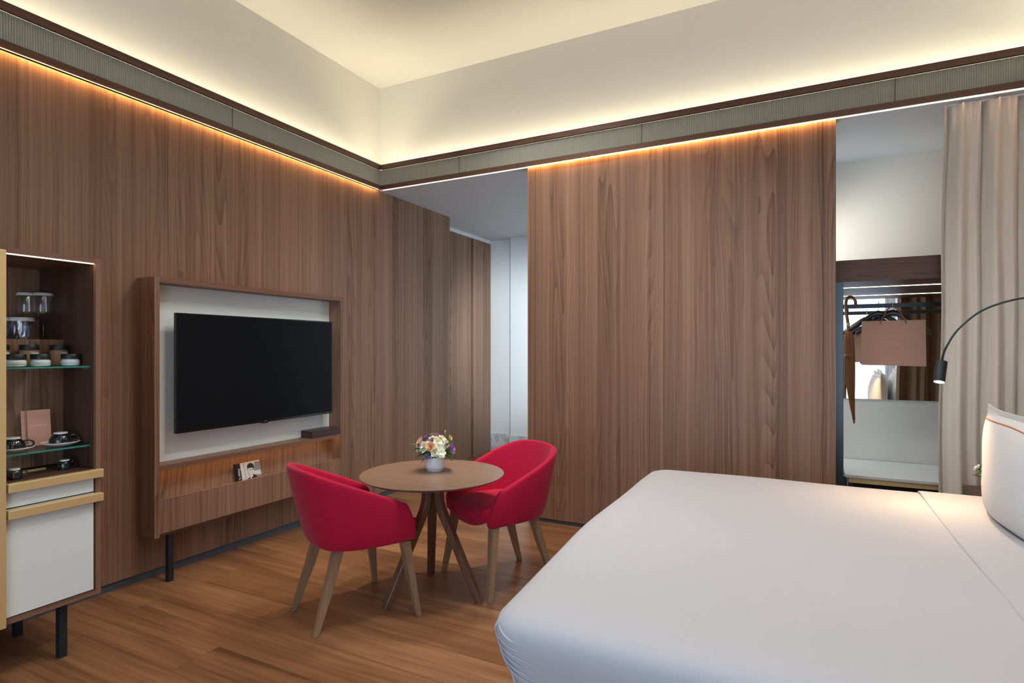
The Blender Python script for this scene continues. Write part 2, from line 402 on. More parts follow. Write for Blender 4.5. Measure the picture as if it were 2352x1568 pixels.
# right wall (behind the headboard) and rear wall, both seen only in the mirror
panelled('wall_right', 'Y', XR, .1, -.02, 5.4, 0, ZV, [.6, 1.2, 1.8, 2.4, 3.0, 3.6, 4.2])
struct(box('wall_right_rear', (XR, YB, 0), (XR+.1, -.02, ZV), 'white_paint'))
struct(box('wall_right_upper', (XR+.08, YB-.1, ZV), (XR+.18, YPU+.1, ZC), 'cream'))
bm = bmesh.new()
for lo, hi in (((XL-.1, YB-.1, 0), (-1.7, YB, ZC)), ((1.35, YB-.1, 0), (XR+.1, YB, ZC)), ((-1.7, YB-.1, 0), (1.35, YB, .25)), ((-1.7, YB-.1, 2.7), (1.35, YB, ZC))):
    add_box(bm, lo, hi)
struct(obj('wall_rear', bm, 'white_paint'))
def window(name, lo, hi, axis, pane_mat, bars):
    """frame with mullions and a daylit sheer pane filling an opening"""
    r = bpy.data.objects.new(name, None); COL.objects.link(r); r['kind'] = 'structure'
    bm = bmesh.new(); t = .05
    (x0, y0, z0), (x1, y1, z1) = lo, hi
    if axis == 'X':
        for a, b in (((x0, z0), (x1, z0+t)), ((x0, z1-t), (x1, z1)), ((x0, z0), (x0+t, z1)), ((x1-t, z0), (x1, z1))):
            add_box(bm, (a[0], y0, a[1]), (b[0], y1, b[1]))
        for q in bars: add_box(bm, (q-t/2, y0, z0), (q+t/2, y1, z1))
    else:
        for a, b in (((y0, z0), (y1, z0+t)), ((y0, z1-t), (y1, z1)), ((y0, z0), (y0+t, z1)), ((y1-t, z0), (y1, z1))):
            add_box(bm, (x0, a[0], a[1]), (x1, b[0], b[1]))
        for q in bars: add_box(bm, (x0, q-t/2, z0), (x1, q+t/2, z1))
    obj('window_frame', bm, 'white_paint', r)
    if axis == 'X': box('window_pane', (x0+.01, y0+.02, z0+.01), (x1-.01, y0+.03, z1-.01), pane_mat, r)
    else: box('window_pane', (x1-.03, y0+.01, z0+.01), (x1-.02, y1-.01, z1-.01), pane_mat, r)
    return r
window('window_1', (-1.7, YB-.09, .25), (1.35, YB-.02, 2.7), 'X', 'sky_pane', [-.7, .35])
# passage behind the partition
XD = -3.92; YF = 7.03
struct(box('ceiling_passage', (-4.1, YP-.0, ZV), (XR+.1, YF+.1, ZV+.06), 'passage_ceiling'))
struct(box('wall_passage_end', (-4.1, YF, .26), (-.2, YF+.1, ZV), 'white_paint'))
struct(box('wall_passage_pier', (-3.575, YF-.06, .26), (-.2, YF, ZV), 'white_paint'))
struct(box('baseboard_passage', (-4.1, YF-.012, 0), (-3.575, YF+.1, .26), 'veined'))
struct(box('baseboard_pier', (-3.585, YF-.075, 0), (-.2, YF+.09, .26), 'veined'))
struct(box('wall_passage_recess', (XD-.2, YE, 2.893), (XD-.002, YF, ZV), 'white_paint'))
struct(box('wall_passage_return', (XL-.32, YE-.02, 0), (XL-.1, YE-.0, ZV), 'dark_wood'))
d1 = struct(box('door_1', (XD-.05, YE+.0, .0), (XD, 6.512, 2.888), 'wall_wood'))
struct(box('door_2', (XD-.05, 6.55, .0), (XD+.012, YF-.013, 2.888), 'wall_wood'))
struct(box('trim_1', (XD-.06, 6.50, 0), (XD-.025, 6.56, 2.888), 'black'))
bm = bmesh.new()
for lo, hi in (((-.3, YP+.09, 0), (-.2, 4.9, ZV)), ((-.3, 6.6, 0), (-.2, YF, ZV)), ((-.3, 4.9, 0), (-.2, 6.6, .3)), ((-.3, 4.9, 2.7), (-.2, 6.6, ZV))): add_box(bm, lo, hi)
struct(obj('wall_passage_right', bm, 'white_paint'))
window('window_added', (-.29, 4.9, .3), (-.22, 6.6, 2.7), 'Y', 'added_pane', [5.75])  # unseen window, added so its glowing pane lights passage and alcove
# alcove of the wardrobe
YA = 5.36
struct(box('wall_alcove', (-.2, YA, 0), (XR+.1, YA+.1, ZV), 'cream'))

# ------------------------------------------------------------------ valance: two timber rails with fluted glass between, lights above and below
def valance(name, label, axis, face, inward, a0, a1, back, gaps=()):
    """axis: direction it runs in; face: position of its front; inward: +1/-1 towards the room"""
    r = thing(name, label, 'cove beam')
    bmn = 'beam_wood' if axis == 'Y' else 'beam_wood_x'
    def b(nm, d0, d1, z0, z1, m, s0=a0, s1=a1, bev=0, par=None):
        q0, q1 = face-inward*d0, face-inward*d1
        lo, hi = min(q0, q1), max(q0, q1)
        if axis == 'Y': return box(nm, (lo, s0, z0), (hi, s1, z1), m, par or r, bev)
        return box(nm, (s0, lo, z0), (s1, hi, z1), m, par or r, bev)
    b('lower_rail', 0, .019, ZV, ZV+.036, bmn)
    b('upper_rail', 0, .02, ZV+.188, ZV+.232, bmn)
    b('soffit', .0191, back-.0001, ZV+.012, ZV+.03, 'black')
    e0, e1 = (a0, a1+.024) if axis == 'Y' and a1 > 0 else (a0-.024, a1)
    b('backing', .024, .034, ZV+.036, ZV+.188, 'black', e0, e1)
    b('trough', .034, back-.0005, ZV+.15, ZV+.162, 'cream')
    # fluted glass
    bm = bmesh.new(); pitch = .0115; g0 = a0 if axis == 'Y' else a0-.021; n = int(((a1+.021 if axis == 'Y' else a1)-g0)/pitch)+(axis == 'Y'); pts = []
    for i in range(n+1):
        for k in range(4 if i < n else 1):
            ph = k/4; d = .021-.0045*math.sin(PI*ph)
            pts.append((g0+(i+ph)*pitch, face-inward*d))
    lo = []; hi = []
    for s, q in pts:
        p = (q, s) if axis == 'Y' else (s, q)
        lo.append(bm.verts.new((p[0], p[1], ZV+.036))); hi.append(bm.verts.new((p[0], p[1], ZV+.186)))
    for i in range(len(lo)-1): bm.faces.new((lo[i], lo[i+1], hi[i+1], hi[i]))
    g = obj('fluted_glass', bm, 'flute', r, smooth=False)
    k = a0+1.56*.9
    for q in [x for x in (1.16, 2.72) if a0 < x < a1] if axis == 'Y' else [x for x in (-2.72, -1.1, .5) if a0 < x < a1]:
        b('glass_joint', .014, .0155, ZV+.036, ZV+.186, 'black', q-.0015, q+.0015)
    # cove strip shining up onto the cream wall
    b('cove_light', .065, .125, ZV+.163, ZV+.168, 'led_cove')
    return r, b
vl, bl = valance('cove_beam', 'long dark timber beam with fluted glass running along the left panelled wall', 'Y', XL+.05, 1, YB, 4.295, .165)
bl('valance_light', .022, .034, ZV+.004, ZV+.0115, 'led_val', YB, 4.29)
vf, bf = valance('cove_beam', 'long dark timber beam with fluted glass crossing above the far wood partition and curtain', 'X', 4.295, -1, XL+.05, XR, .18)
bf('valance_light', .022, .034, ZV+.004, ZV+.0115, 'led_val', -2.067, .179)
bf('light_profile', .0195, .045, ZV-.0005, ZV+.0115, 'led_prof', XL+.05, -2.068)
bf('light_profile', .0195, .045, ZV-.0005, ZV+.0115, 'led_prof', .181, XR)
bf('curtain_light', .048, .078, ZV+.004, ZV+.0115, 'led_curtain', .76, XR-.01)
vr, brr = valance('cove_beam', 'timber beam with fluted glass above the bed head wall, out of the frame', 'Y', XR-.05, -1, YB, 4.295, .13)
brr('valance_light', .022, .034, ZV+.004, ZV+.0115, 'led_val', YB, 4.29)

# ------------------------------------------------------------------ minibar cabinet
CX, CY0, CY1 = -3.01, .35, 1.566            # front plane, hidden left end, right end
Z0, Z1 = .255, 1.852
cab = thing('minibar_cabinet', 'tall walnut minibar cabinet on black legs with lit open niche over white drawer and door', 'cabinet', (CX-.3, 1.2, 0))
def cbox(nm, lo, hi, m, par=None, bev=0):
    o = (CX-.3, 1.2, 0)
    return box(nm, [lo[i]-o[i] for i in range(3)], [hi[i]-o[i] for i in range(3)], m, par or cab, bev)
CB = -3.62
cbox('side_panel', (CB, CY1-.022, Z0), (CX, CY1, Z1), 'edge_wood')
cbox('top_panel', (CB, CY0, Z1-.022), (CX, CY1-.0221, Z1), 'furn_wood_y')
cbox('bottom_panel', (CB, CY0, Z0), (CX, CY1-.0221, Z0+.024), 'furn_wood_y')
cbox('back_panel', (CB, CY0, Z0+.024), (CB+.1, CY1-.0221, Z1-.0221), 'furn_wood')
cbox('shade_lining', (CB+.1, CY1-.026, .8551), (CX-.022, CY1-.0221, Z1-.0221), 'dark_wood')  # added dark lining: the niche's shade is put into its colour
cbox('back_ledge', (CB+.1, CY0, .86), (-3.292, CY1-.0261, 1.47), 'furn_wood')
cbox('counter', (CB+.1, CY0, .835), (CX-.004, CY1-.0221, .855), 'dark_wood')
cbox('carcass', (CB+.1, CY0, Z0+.024), (CX-.03, CY1-.0221, .835), 'black')
cbox('brass_post', (CX-.02, 1.13, Z0-.004), (CX+.02, 1.192, Z1-.012), 'brass', bev=.002)
dr = cbox('drawer', (CX-.03, 1.2, .748), (CX-.004, CY1-.03, .834), 'lacquer')
cbox('handle', (CX-.012, 1.197, .815), (CX+.028, CY1-.001, .853), 'brass', dr, .002)
do = cbox('door', (CX-.03, 1.2, .284), (CX-.004, CY1-.03, .741), 'lacquer')
cbox('handle', (CX-.012, 1.197, .702), (CX+.028, CY1-.001, .740), 'brass', do, .002)
cbox('cabinet_light', (CX-.014, 1.195, Z1-.0255), (CX-.004, CY1-.028, Z1-.0225), 'led_cab')
for x, y in ((CX-.06, 1.43), (CB+.13, 1.435), (CX-.06, .6), (CB+.13, .6)):
    cbox('leg', (x-.016, y-.016, 0), (x+.016, y+.016, Z0), 'black_metal')
for z in (1.336, .96):
    s = cbox('glass_shelf', (-3.2915, 1.0, z), (-3.052, CY1-.0265, z+.008), 'shelf_glass')
    cbox('shelf_edge', (-3.0519, 1.0, z), (-3.0505, CY1-.026, z+.008), 'glass_edge', s)
    cbox('shelf_pin', (-3.10, CY1-.036, z-.009), (-3.09, CY1-.0262, z), 'chrome', s)

# things in the cabinet
def wine_glass(loc, label):
    t = thing('wine_glass', label, 'wine glass', loc, 0, 'wine glasses on the cabinet ledge')
    bm = bmesh.new()
    add_lathe(bm, [(.034, 0), (.034, .0015), (.012, .006), (.0042, .013), (.0036, .06), (.0042, .083), (.012, .092), (.030, .108), (.041, .130), (.043, .150), (.039, .185), (.0335, .222),
                   (.0325, .222), (.038, .185), (.0418, .150), (.040, .130), (.029, .110), (.010, .0955), (.0005, .094)], n=36)
    obj('bowl', bm, 'glass', t, True)
    bm = bmesh.new(); add_lathe(bm, [(.042, .219), (.0425, .222), (.037, .232), (.034, .2335), (.0005, .2335)], n=32)
    obj('paper_lid', bm, 'lid_paper', t, True); return t
ZL = 1.4705
g1 = wine_glass((-3.40, 1.505, ZL), 'stemmed wine glass under a white paper lid, nearer of the two on the cabinet ledge')
g2 = dup(g1, (-3.463, 1.462, ZL), None, 'stemmed wine glass under a white paper lid, partly hidden behind the other one')
def tumbler(loc, label):
    t = thing('tumbler', label, 'tumbler', loc, 0, 'cut glass tumblers on the cabinet ledge')
    bm = bmesh.new(); n = 48; rings = []
    for z, r, a in ((0, .036, 0), (.004, .038, .001), (.02, .039, .0022), (.045, .041, .0022), (.07, .0425, .001), (.092, .043, 0)):
        rings.append([((r+a*math.cos(12*2*PI*i/n+z*60))*math.cos(2*PI*i/n), (r+a*math.cos(12*2*PI*i/n+z*60))*math.sin(2*PI*i/n), z) for i in range(n)])
    for z, r in ((.092, .041), (.05, .037), (.014, .033), (.012, .002)):
        rings.append([(r*math.cos(2*PI*i/n), r*math.sin(2*PI*i/n), z) for i in range(n)])
    add_loft(bm, rings); obj('cut_glass', bm, 'cut_glass', t, False)
    bm = bmesh.new(); add_lathe(bm, [(.0475, .088), (.048, .092), (.045, .104), (.042, .106), (.0005, .106)], n=32)
    obj('paper_lid', bm, 'lid_paper', t, True); return t
t1 = tumbler((-3.39, 1.412, ZL), 'cut glass tumbler under a white lid, beside the wine glasses')
t2 = dup(t1, (-3.45, 1.345, ZL), .2, 'cut glass tumbler under a white lid, mostly hidden behind the other tumbler and brass post')
ZS = 1.3445
def jar(loc, label, tall=False):
    t = thing('snack_jar', label, 'jar', loc, 0, 'tall snack jars at the back of the glass shelf' if tall else 'small labelled jars at the front of the glass shelf')
    h = .075 if tall else .032; R = .036
    bm = bmesh.new(); add_lathe(bm, [(R-.004, 0), (R, .003), (R, h-.006), (R-.004, h), (.0005, h)], n=32)
    obj('jar_body', bm, 'nuts' if tall else 'ceramic_white', t, True)
    bm = bmesh.new(); add_lathe(bm, [(R+.0005, h*.25), (R+.001, h*.27), (R+.001, h*.75), (R+.0005, h*.78)], n=32)
    if tall:
        bm.free(); bm = bmesh.new(); rr = []
        for z in (h*.15, h*.85): rr.append([((R+.001)*math.cos(a), (R+.001)*math.sin(a), z) for a in [(-.15+k*.09) for k in range(12)]])
        add_loft(bm, rr, closed=False, cap=False)
    obj('label', bm, 'label', t, True)
    bm = bmesh.new(); add_lathe(bm, [(R-.001, h), (R+.0015, h+.001), (R+.0015, h+.021), (R-.001, h+.024), (.0005, h+.024)], n=32)
    obj('lid', bm, 'black', t, True); return t
j1 = jar((-3.135, 1.283, ZS), 'short jar with black lid and pale label beside the brass post')
dup(j1, (-3.135, 1.376, ZS), .4, 'short jar with black lid and pale label, middle of the front row')
dup(j1, (-3.135, 1.498, ZS), .2, 'short jar with black lid and pale label, rightmost of the front row')
j4 = jar((-3.235, 1.375, ZS), 'tall nut jar with black lid behind the two left short jars', True)
dup(j4, (-3.235, 1.495, ZS), .1, 'tall nut jar with black lid behind the rightmost short jar')
dup(j4, (-3.235, 1.262, ZS), .1, 'tall nut jar with black lid almost hidden by the brass post')
ZG = .9685
def cup(loc, rz, label, saucer_label, big=True):
    s = 1 if big else .62
    if big:
        bm = bmesh.new(); add_lathe(bm, [(.03, 0), (.045, .003), (.068, .012), (.076, .018), (.075, .020), (.066, .015), (.04, .008), (.0005, .008)], n=40)
        sc = obj('saucer', bm, 'ceramic_white', None, True); sc.location = loc; tag(sc, saucer_label, 'saucer', 'white saucers under the large cups')
        loc = (loc[0], loc[1], loc[2]+.0082)
    t = thing('coffee_cup' if big else 'espresso_cup', label, 'cup', loc, rz, 'large upturned cups' if big else 'small upturned espresso cups')
    bm = bmesh.new()
    prof = [(.0005, .045), (.03, .046), (.0305, .050)] if 0 else None
    if big: P = [(.043, 0), (.046, .001), (.0465, .010), (.044, .026), (.037, .040), (.028, .049), (.0265, .050), (.0005, .050)]
    else: P = [(.026, 0), (.028, .001), (.0285, .012), (.027, .026), (.023, .035), (.019, .039), (.0005, .039)]
    add_lathe(bm, P, n=36); obj('cup_body', bm, 'ceramic_black', t, True)
    zt = P[-1][1]; rt = P[-2][0]
    bm = bmesh.new(); add_lathe(bm, [(rt-.001, zt-.002), (rt+.001, zt), (rt, zt+.006), (rt-.002, zt+.0065), (.0005, zt+.004)], n=32)
    obj('foot_ring', bm, 'ceramic_white', t, True)
    bm = bmesh.new(); h = zt
    add_tube(bm, cr([(P[2][0]-.004, 0, h*.25), (P[2][0]+.02*s, 0, h*.22), (P[2][0]+.026*s, 0, h*.5), (P[2][0]+.012*s, 0, h*.75), (P[4][0]-.003, 0, h*.72)], 6), .0042*s, 8)
    obj('handle', bm, 'ceramic_black', t, True); return t
cup((-3.125, 1.268, ZG), 1.35, 'large black cup upturned on a saucer beside the brass post', 'white saucer under the large black cup beside the brass post')
cup((-3.125, 1.452, ZG), 1.45, 'large black cup upturned on a saucer, right of the pink booklet', 'white saucer under the large black cup right of the pink booklet')
cup((-3.085, 1.258, .8555), 1.35, 'small black espresso cup upturned on the counter beside the brass post', '', False)
cup((-3.13, 1.470, .8555), 1.45, 'small black espresso cup upturned on the counter at the right', '', False)
def booklet(nm, label, loc, rz, w, h, t, tilt, txt=None):
    r = thing(nm, label, 'booklet', loc, rz)
    bm = bmesh.new(); add_box(bm, (-t, -w/2, 0), (0, w/2, h), 0, .0008)
    bmesh.ops.transform(bm, matrix=Matrix.Rotation(-tilt, 4, 'Y'), verts=bm.verts)
    obj('cover', bm, 'paper_pink', r)
    if txt:
        mt = Matrix.Rotation(-tilt, 4, 'Y') @ basis((0, 1, 0), (0, 0, 1), (.0006, 0, h*.56))
        fine_print('cover_text', txt, .052, .0042, mt, 'ink_white', r)
    return r
booklet('booklet', 'pink booklet with white lettering leaning at the back of the lower glass shelf', (-3.225, 1.415, ZG), -.12, .090, .168, .006, .14, 15)
booklet('booklet', 'second pink booklet showing as a narrow strip behind the first', (-3.24, 1.398, ZG), -.12, .090, .166, .006, .14)
bm = bmesh.new(); add_box(bm, (-.006, -.048, 0), (.006, .048, .011), 0, .002)
o = obj('wooden_stirrer', bm, 'petal_yellow'); o.location = (-3.19, 1.375, .8555); o.rotation_euler = (0, 0, .12)
tag(o, 'pale flat stick lying between the two espresso cups', 'stirrer')

# ------------------------------------------------------------------ television frame
FX, FY0, FY1, FZ0, FZ1 = -3.448, 2.087, 3.653, .294, 1.857
fo = (FX, 2.87, 0)
fr = thing('media_unit', 'deep walnut wall frame with pale back panel around the television, on a black leg', 'media unit', fo)
def fbox(nm, lo, hi, m, par=None, bev=0): return box(nm, [lo[i]-fo[i] for i in range(3)], [hi[i]-fo[i] for i in range(3)], m, par or fr, bev)
XW = XL+.0005
fbox('side_panel', (XW, FY0, FZ0), (FX, FY0+.03, FZ1), 'furn_wood')
fbox('side_panel', (XW, FY1-.03, FZ0), (FX, FY1, FZ1), 'furn_wood')
fbox('top_panel', (XW, FY0+.0301, FZ1-.033), (FX, FY1-.0301, FZ1), 'furn_wood_y')
fbox('bottom_panel', (XW, FY0+.0301, FZ0), (FX-.02, FY1-.0301, FZ0+.02), 'furn_wood_y')
fbox('back_panel', (XW, FY0+.0301, .722), (-3.575, FY1-.0301, FZ1-.0331), 'panel_white')
fbox('shelf', (XW, FY0+.0301, .692), (FX-.002, FY1-.0301, .7215), 'furn_wood_y')
fbox('apron', (FX-.022, FY0+.0301, FZ0+.0201), (FX, FY1-.0301, .517), 'furn_wood')
bm = bmesh.new()   # slanting back of the magazine niche
pts = [(XW, .3141), (XW, .6919), (-3.585, .6919), (-3.50, .40), (-3.50, .3141)]
add_loft(bm, [[(x-fo[0], y-fo[1], z) for x, z in pts] for y in (FY0+.0302, FY1-.0302)])
obj('niche_back', bm, 'furn_wood', fr)
fbox('niche_light', (FX-.045, FY0+.04, .6865), (FX-.035, FY1-.04, .6915), 'led_tv')
for y in (2.20, 3.54): fbox('leg', (-3.50, y-.016, 0), (-3.468, y+.016, FZ0), 'black_metal')

tv = thing('television', 'large black flat screen television mounted inside the walnut wall frame', 'television', (-3.46, 2.885, 1.275))
bm = bmesh.new(); add_box(bm, (-.028, -.657, -.375), (.0, .657, .375), 0, .003); obj('casing', bm, 'tv_black', tv)
bm = bmesh.new(); add_box(bm, (-.075, -.38, -.25), (-.0281, .38, .22), 0, .01); obj('rear_housing', bm, 'black', tv)
box('screen', (.0001, -.649, -.358), (.0012, .649, .367), 'screen', tv)
bm = bmesh.new(); add_box(bm, (-.02, -.022, -.382), (.002, .022, -.3752)); obj('sensor', bm, 'black', tv)
text_obj('logo', 'LG', .013, basis((0, 1, 0), (0, 0, 1), (.0018, 0, -.3665)), 'ink_grey', tv)
box('wall_bracket', (-.1145, -.15, -.12), (-.0751, .15, .12), 'black', tv)

bm = bmesh.new(); add_box(bm, (-.06, -.143, 0), (.06, .143, .05), 0, .003)
bb = bmesh.new(); add_box(bb, (-.0605, -.1435, .036), (.0605, .1435, .038), 0)
mb = thing('media_box', 'long dark plum box lying on the shelf under the television', 'box', (-3.512, 3.46, .722))
bb.free(); obj('box_body', bm, 'box_dark', mb)
bm = bmesh.new(); add_box(bm, (-.061, -.144, .0505), (.061, .144, .056), 0, .001); obj('box_lid', bm, 'box_dark', mb)

# photo book standing in the niche
bk = thing('photo_book', 'black and white photo book with a portrait cover standing in the lit niche', 'book', (-3.462, 2.775, .4505), 0)
W_, H_, T_ = .19, .185, .03
M['bk_pages'] = mat('page block', (.70, .69, .66), .7); M['bk_mid'] = mat('grey print', (.22, .23, .24), .4); M['bk_dark'] = mat('black print', (.02, .021, .023), .4); M['bk_lt'] = mat('pale print', (.62, .62, .60), .4)
RB = Matrix.Rotation(math.radians(-14), 4, 'Y')
def bkpoly(nm, pts, d, m):
    if nm.startswith('cover_') and nm != 'cover_fold': pts = [(y, .048+z*.74) for y, z in pts]
    bm = bmesh.new(); r = [[(d0, y, z) for y, z in pts] for d0 in (d, d+.0004)]; add_loft(bm, r)
    bmesh.ops.transform(bm, matrix=RB, verts=bm.verts); return obj(nm, bm, m, bk)
bm = bmesh.new(); add_box(bm, (-T_, -W_/2, 0), (0, W_/2, H_), 0, .001); bmesh.ops.transform(bm, matrix=RB, verts=bm.verts); obj('book_block', bm, 'bk_lt', bk)
bm = bmesh.new(); add_box(bm, (-T_, -W_/2-.0008, 0), (.0003, -W_/2, H_)); bmesh.ops.transform(bm, matrix=RB, verts=bm.verts); obj('spine', bm, 'bk_dark', bk)
bkpoly('spine_band', [(-W_/2, 0), (-W_/2+.030, 0), (-W_/2+.030, H_), (-W_/2, H_)], .0002, 'bk_dark')
bkpoly('cover_fold', [(-W_/2+.058, 0), (-W_/2+.062, 0), (-W_/2+.062, H_), (-W_/2+.058, H_)], .0002, 'bk_mid')
bkpoly('cover_background', [(.03, .02), (.093, .02), (.093, .17), (.05, .17)], .0002, 'bk_mid')
bkpoly('cover_background', [(.03, .055), (.093, .045), (.093, .09), (.03, .09)], .0008, 'bk_lt')
bkpoly('cover_jacket', [(-.035, .0), (.07, .0), (.055, .035), (.03, .062), (.0, .04), (-.03, .025)], .0014, 'bk_dark')
bkpoly('cover_neck', [(0, .02), (.025, .045), (.027, .075), (-.002, .07)], .002, 'bk_lt')
bkpoly('cover_face', [(-.012, .10), (-.006, .065), (.008, .052), (.024, .06), (.034, .09), (.036, .125), (-.008, .13)], .0026, 'bk_lt')
bkpoly('cover_hair', [(-.014, .115), (-.006, .125), (.03, .122), (.034, .10), (.042, .13), (.034, .162), (.008, .17), (-.012, .155)], .0032, 'bk_dark')
for y in (.001, .02): bkpoly('cover_eye', [(y, .104), (y+.009, .103), (y+.009, .109), (y, .11)], .0038, 'bk_dark')
mt = RB @ basis((0, 0, -1), (0, 1, 0), (.0012, -W_/2+.0145, H_*.60)); text_obj('spine_text', 'Peter L', .026, mt, 'ink_white', bk)

# ------------------------------------------------------------------ round table
TX, TY, TZ = -1.941, 2.79, .70
tb = thing('round_table', 'round walnut pedestal table with three splayed legs between the red chairs', 'table', (TX, TY, 0))
bm = bmesh.new(); add_lathe(bm, [(.0005, TZ-.02), (.385, TZ-.02), (.41, TZ-.008), (.4165, TZ-.004), (.4165, TZ-.0012), (.4155, TZ), (.0005, TZ)], n=128)
top = obj('tabletop', bm, 'table_wood', tb, False)
bm = bmesh.new(); add_lathe(bm, [(.16, TZ-.032), (.17, TZ-.028), (.17, TZ-.0202), (.0005, TZ-.0202)], n=48); obj('top_plate', bm, 'leg_wood', tb, True)
sect = [(-.5, -.38), (-.42, -.5), (.42, -.5), (.5, -.38), (.5, .38), (.42, .5), (-.42, .5), (-.5, .38)]
for fx, fy in ((-.108, -.268), (.297, .018), (-.188, .249)):
    L_ = math.hypot(fx, fy); dx, dy = fx/L_, fy/L_
    k = .305/L_
    P = cr([(dx*.036, dy*.036, TZ-.034), (dx*.036, dy*.036, .58), (dx*.052, dy*.052, .50), (dx*.10, dy*.10, .40), (dx*.16, dy*.16, .28), (dx*.23, dy*.23, .14), (fx*k, fy*k, .0)], 5)
    bm = bmesh.new()
    pts = P; rings = []
    for i, p in enumerate(pts):
        t = (pts[min(i+1, len(pts)-1)]-pts[max(i-1, 0)]).normalized()
        a = Vector((-dy, dx, 0)); b = a.cross(t).normalized()
        wv = .054-.012*max(0, (i-12)/len(pts)); dv = .05-.012*max(0, (i-12)/len(pts))
        ring = []
        for x, y in [(-.5, -.5), (.5, -.5), (.62, 0), (.5, .5), (-.5, .5), (-.62, 0)] if 0 else [(0, -.62), (.5, -.18), (.5, .42), (.42, .5), (-.42, .5), (-.5, .42), (-.5, -.18)]:
            q = p+a*(x*wv)-b*(y*dv); ring.append(q)
        rings.append(ring)
    # flat foot
    rings[-1] = [Vector((q.x, q.y, 0)) for q in rings[-1]]
    add_loft(bm, rings); obj('leg', bm, 'leg_wood', tb)

# vase of flowers
VX, VY = -1.972, 2.858
va = thing('flower_vase', 'white porcelain vase packed with cream, peach and purple flowers on the round table', 'vase of flowers', (VX, VY, TZ))
bm = bmesh.new(); add_lathe(bm, [(.0005, 0), (.045, 0), (.0475, .003), (.0475, .009), (.0515, .011), (.056, .018), (.0582, .028), (.0585, .098), (.057, .100), (.0555, .098), (.0555, .04), (.0005, .03)], n=48)
obj('vase_body', bm, 'vase', va, True)
def add_petal(bm, c, d, up, L_, Wd, curl=.3, seg=4):
    d = d.normalized(); s = d.cross(up).normalized(); n = s.cross(d)
    rows = []
    for i in range(seg+1):
        t = i/seg; wd = Wd*math.sin(PI*(.12+.80*t))**.8*.5
        p = c+d*(L_*t)+n*(curl*L_*t*t)
        rows.append([p-s*wd+n*wd*.35, p, p+s*wd+n*wd*.35])
    vs = [[bm.verts.new(q) for q in r] for r in rows]
    for i in range(seg):
        for k in range(2): bm.faces.new((vs[i][k], vs[i][k+1], vs[i+1][k+1], vs[i+1][k]))
def flower(c, nrm, r, m, kind, parent, stem=True):
    c = Vector(c); nrm = Vector(nrm).normalized(); a, b = frame_at(nrm)
    bm = bmesh.new()
    layers = {'rose': ((7, 1.0, .15), (6, .78, .7), (5, .5, 1.6)), 'open': ((6, 1.0, .1), (5, .7, .5)), 'spiky': ((9, 1.0, .2), (7, .7, 1.0))}[kind]
    for li, (n, k, lift) in enumerate(layers):
        for i in range(n):
            an = 2*PI*i/n+li*.5+random.uniform(-.12, .12)
            d = a*math.cos(an)+b*math.sin(an)+nrm*lift
            add_petal(bm, c+nrm*.002*li, d, nrm, r*k*random.uniform(.9, 1.08), r*k*(.9 if kind != 'spiky' else .35), .35 if kind == 'rose' else .15)
    f = obj('flower', bm, m, parent, True)
    if stem:
        bm = bmesh.new(); add_tube(bm, cr([c, c*.75+Vector((0, 0, .02)), Vector((c.x*.35, c.y*.35, .06))], 5), .0016, 6)
        obj('stem', bm, 'leaf', f)
    return f
# positions expressed as side (image right) / height / towards the viewer, in the vase's own frame
rt = Vector((math.cos(YAW), math.sin(YAW), 0)); fw = Vector((-math.sin(YAW), math.cos(YAW), 0))*-1
def vp(s, h, f): return rt*s+Vector((0, 0, h))+fw*f
FL = [(-.075, .17, .03, .038, 'petal_pink', 'rose'), (-.045, .145, .06, .040, 'petal_white', 'rose'), (-.013, .150, .075, .033, 'petal_peach', 'rose'),
      (.035, .140, .07, .040, 'petal_white', 'open'), (.012, .118, .085, .030, 'petal_white', 'rose'), (.045, .118, .085, .030, 'petal_white', 'open'), (.0, .185, .0, .042, 'petal_white', 'open'),
      (.045, .180, .02, .038, 'petal_white', 'open'), (-.085, .130, .03, .028, 'petal_white', 'rose'), (-.05, .190, -.02, .028, 'petal_purple', 'spiky'), (.010, .205, -.01, .030, 'petal_purple', 'spiky'),
      (-.033, .098, .095, .022, 'petal_purple', 'spiky'), (.098, .135, .04, .038, 'petal_purple', 'spiky'), (.086, .195, .02, .021, 'petal_yellow', 'rose'), (.063, .16, .05, .026, 'petal_white', 'rose'),
      (-.03, .15, -.06, .036, 'petal_white', 'rose'), (.05, .14, -.06, .036, 'petal_peach', 'rose'), (-.08, .13, -.04, .03, 'petal_white', 'open'), (.02, .165, .045, .034, 'petal_white', 'rose')]
for s, h, f, r, m, kd in FL:
    p = vp(s, h, f); flower(p, (p.x*1.4, p.y*1.4, .05 if h > .11 else -.02), r, m, kd, va)
for k in range(26):
    an = k*2.399; rr = .035+.055*((k*5) % 9)/9
    p = Vector((rr*math.cos(an), rr*math.sin(an), .205-.9*rr+.012*((k*3) % 4)))
    flower(p, (p.x, p.y, .08), .014, ('petal_white', 'leaf_pale', 'petal_purple', 'petal_yellow', 'leaf_pale')[k % 5], 'open', va)
bm = bmesh.new()
add_tube(bm, cr([vp(.03, .13, 0), vp(.055, .18, 0), vp(.06, .225, 0)], 5), .0013, 6)
bud = obj('bud_stem', bm, 'leaf_pale', va)
bm = bmesh.new(); bmesh.ops.create_uvsphere(bm, u_segments=10, v_segments=8, radius=.0065, matrix=Matrix.Translation(vp(.06, .23, 0)) @ Matrix.Diagonal((1, 1, 1.5, 1))); obj('bud', bm, 'leaf_pale', bud, True)
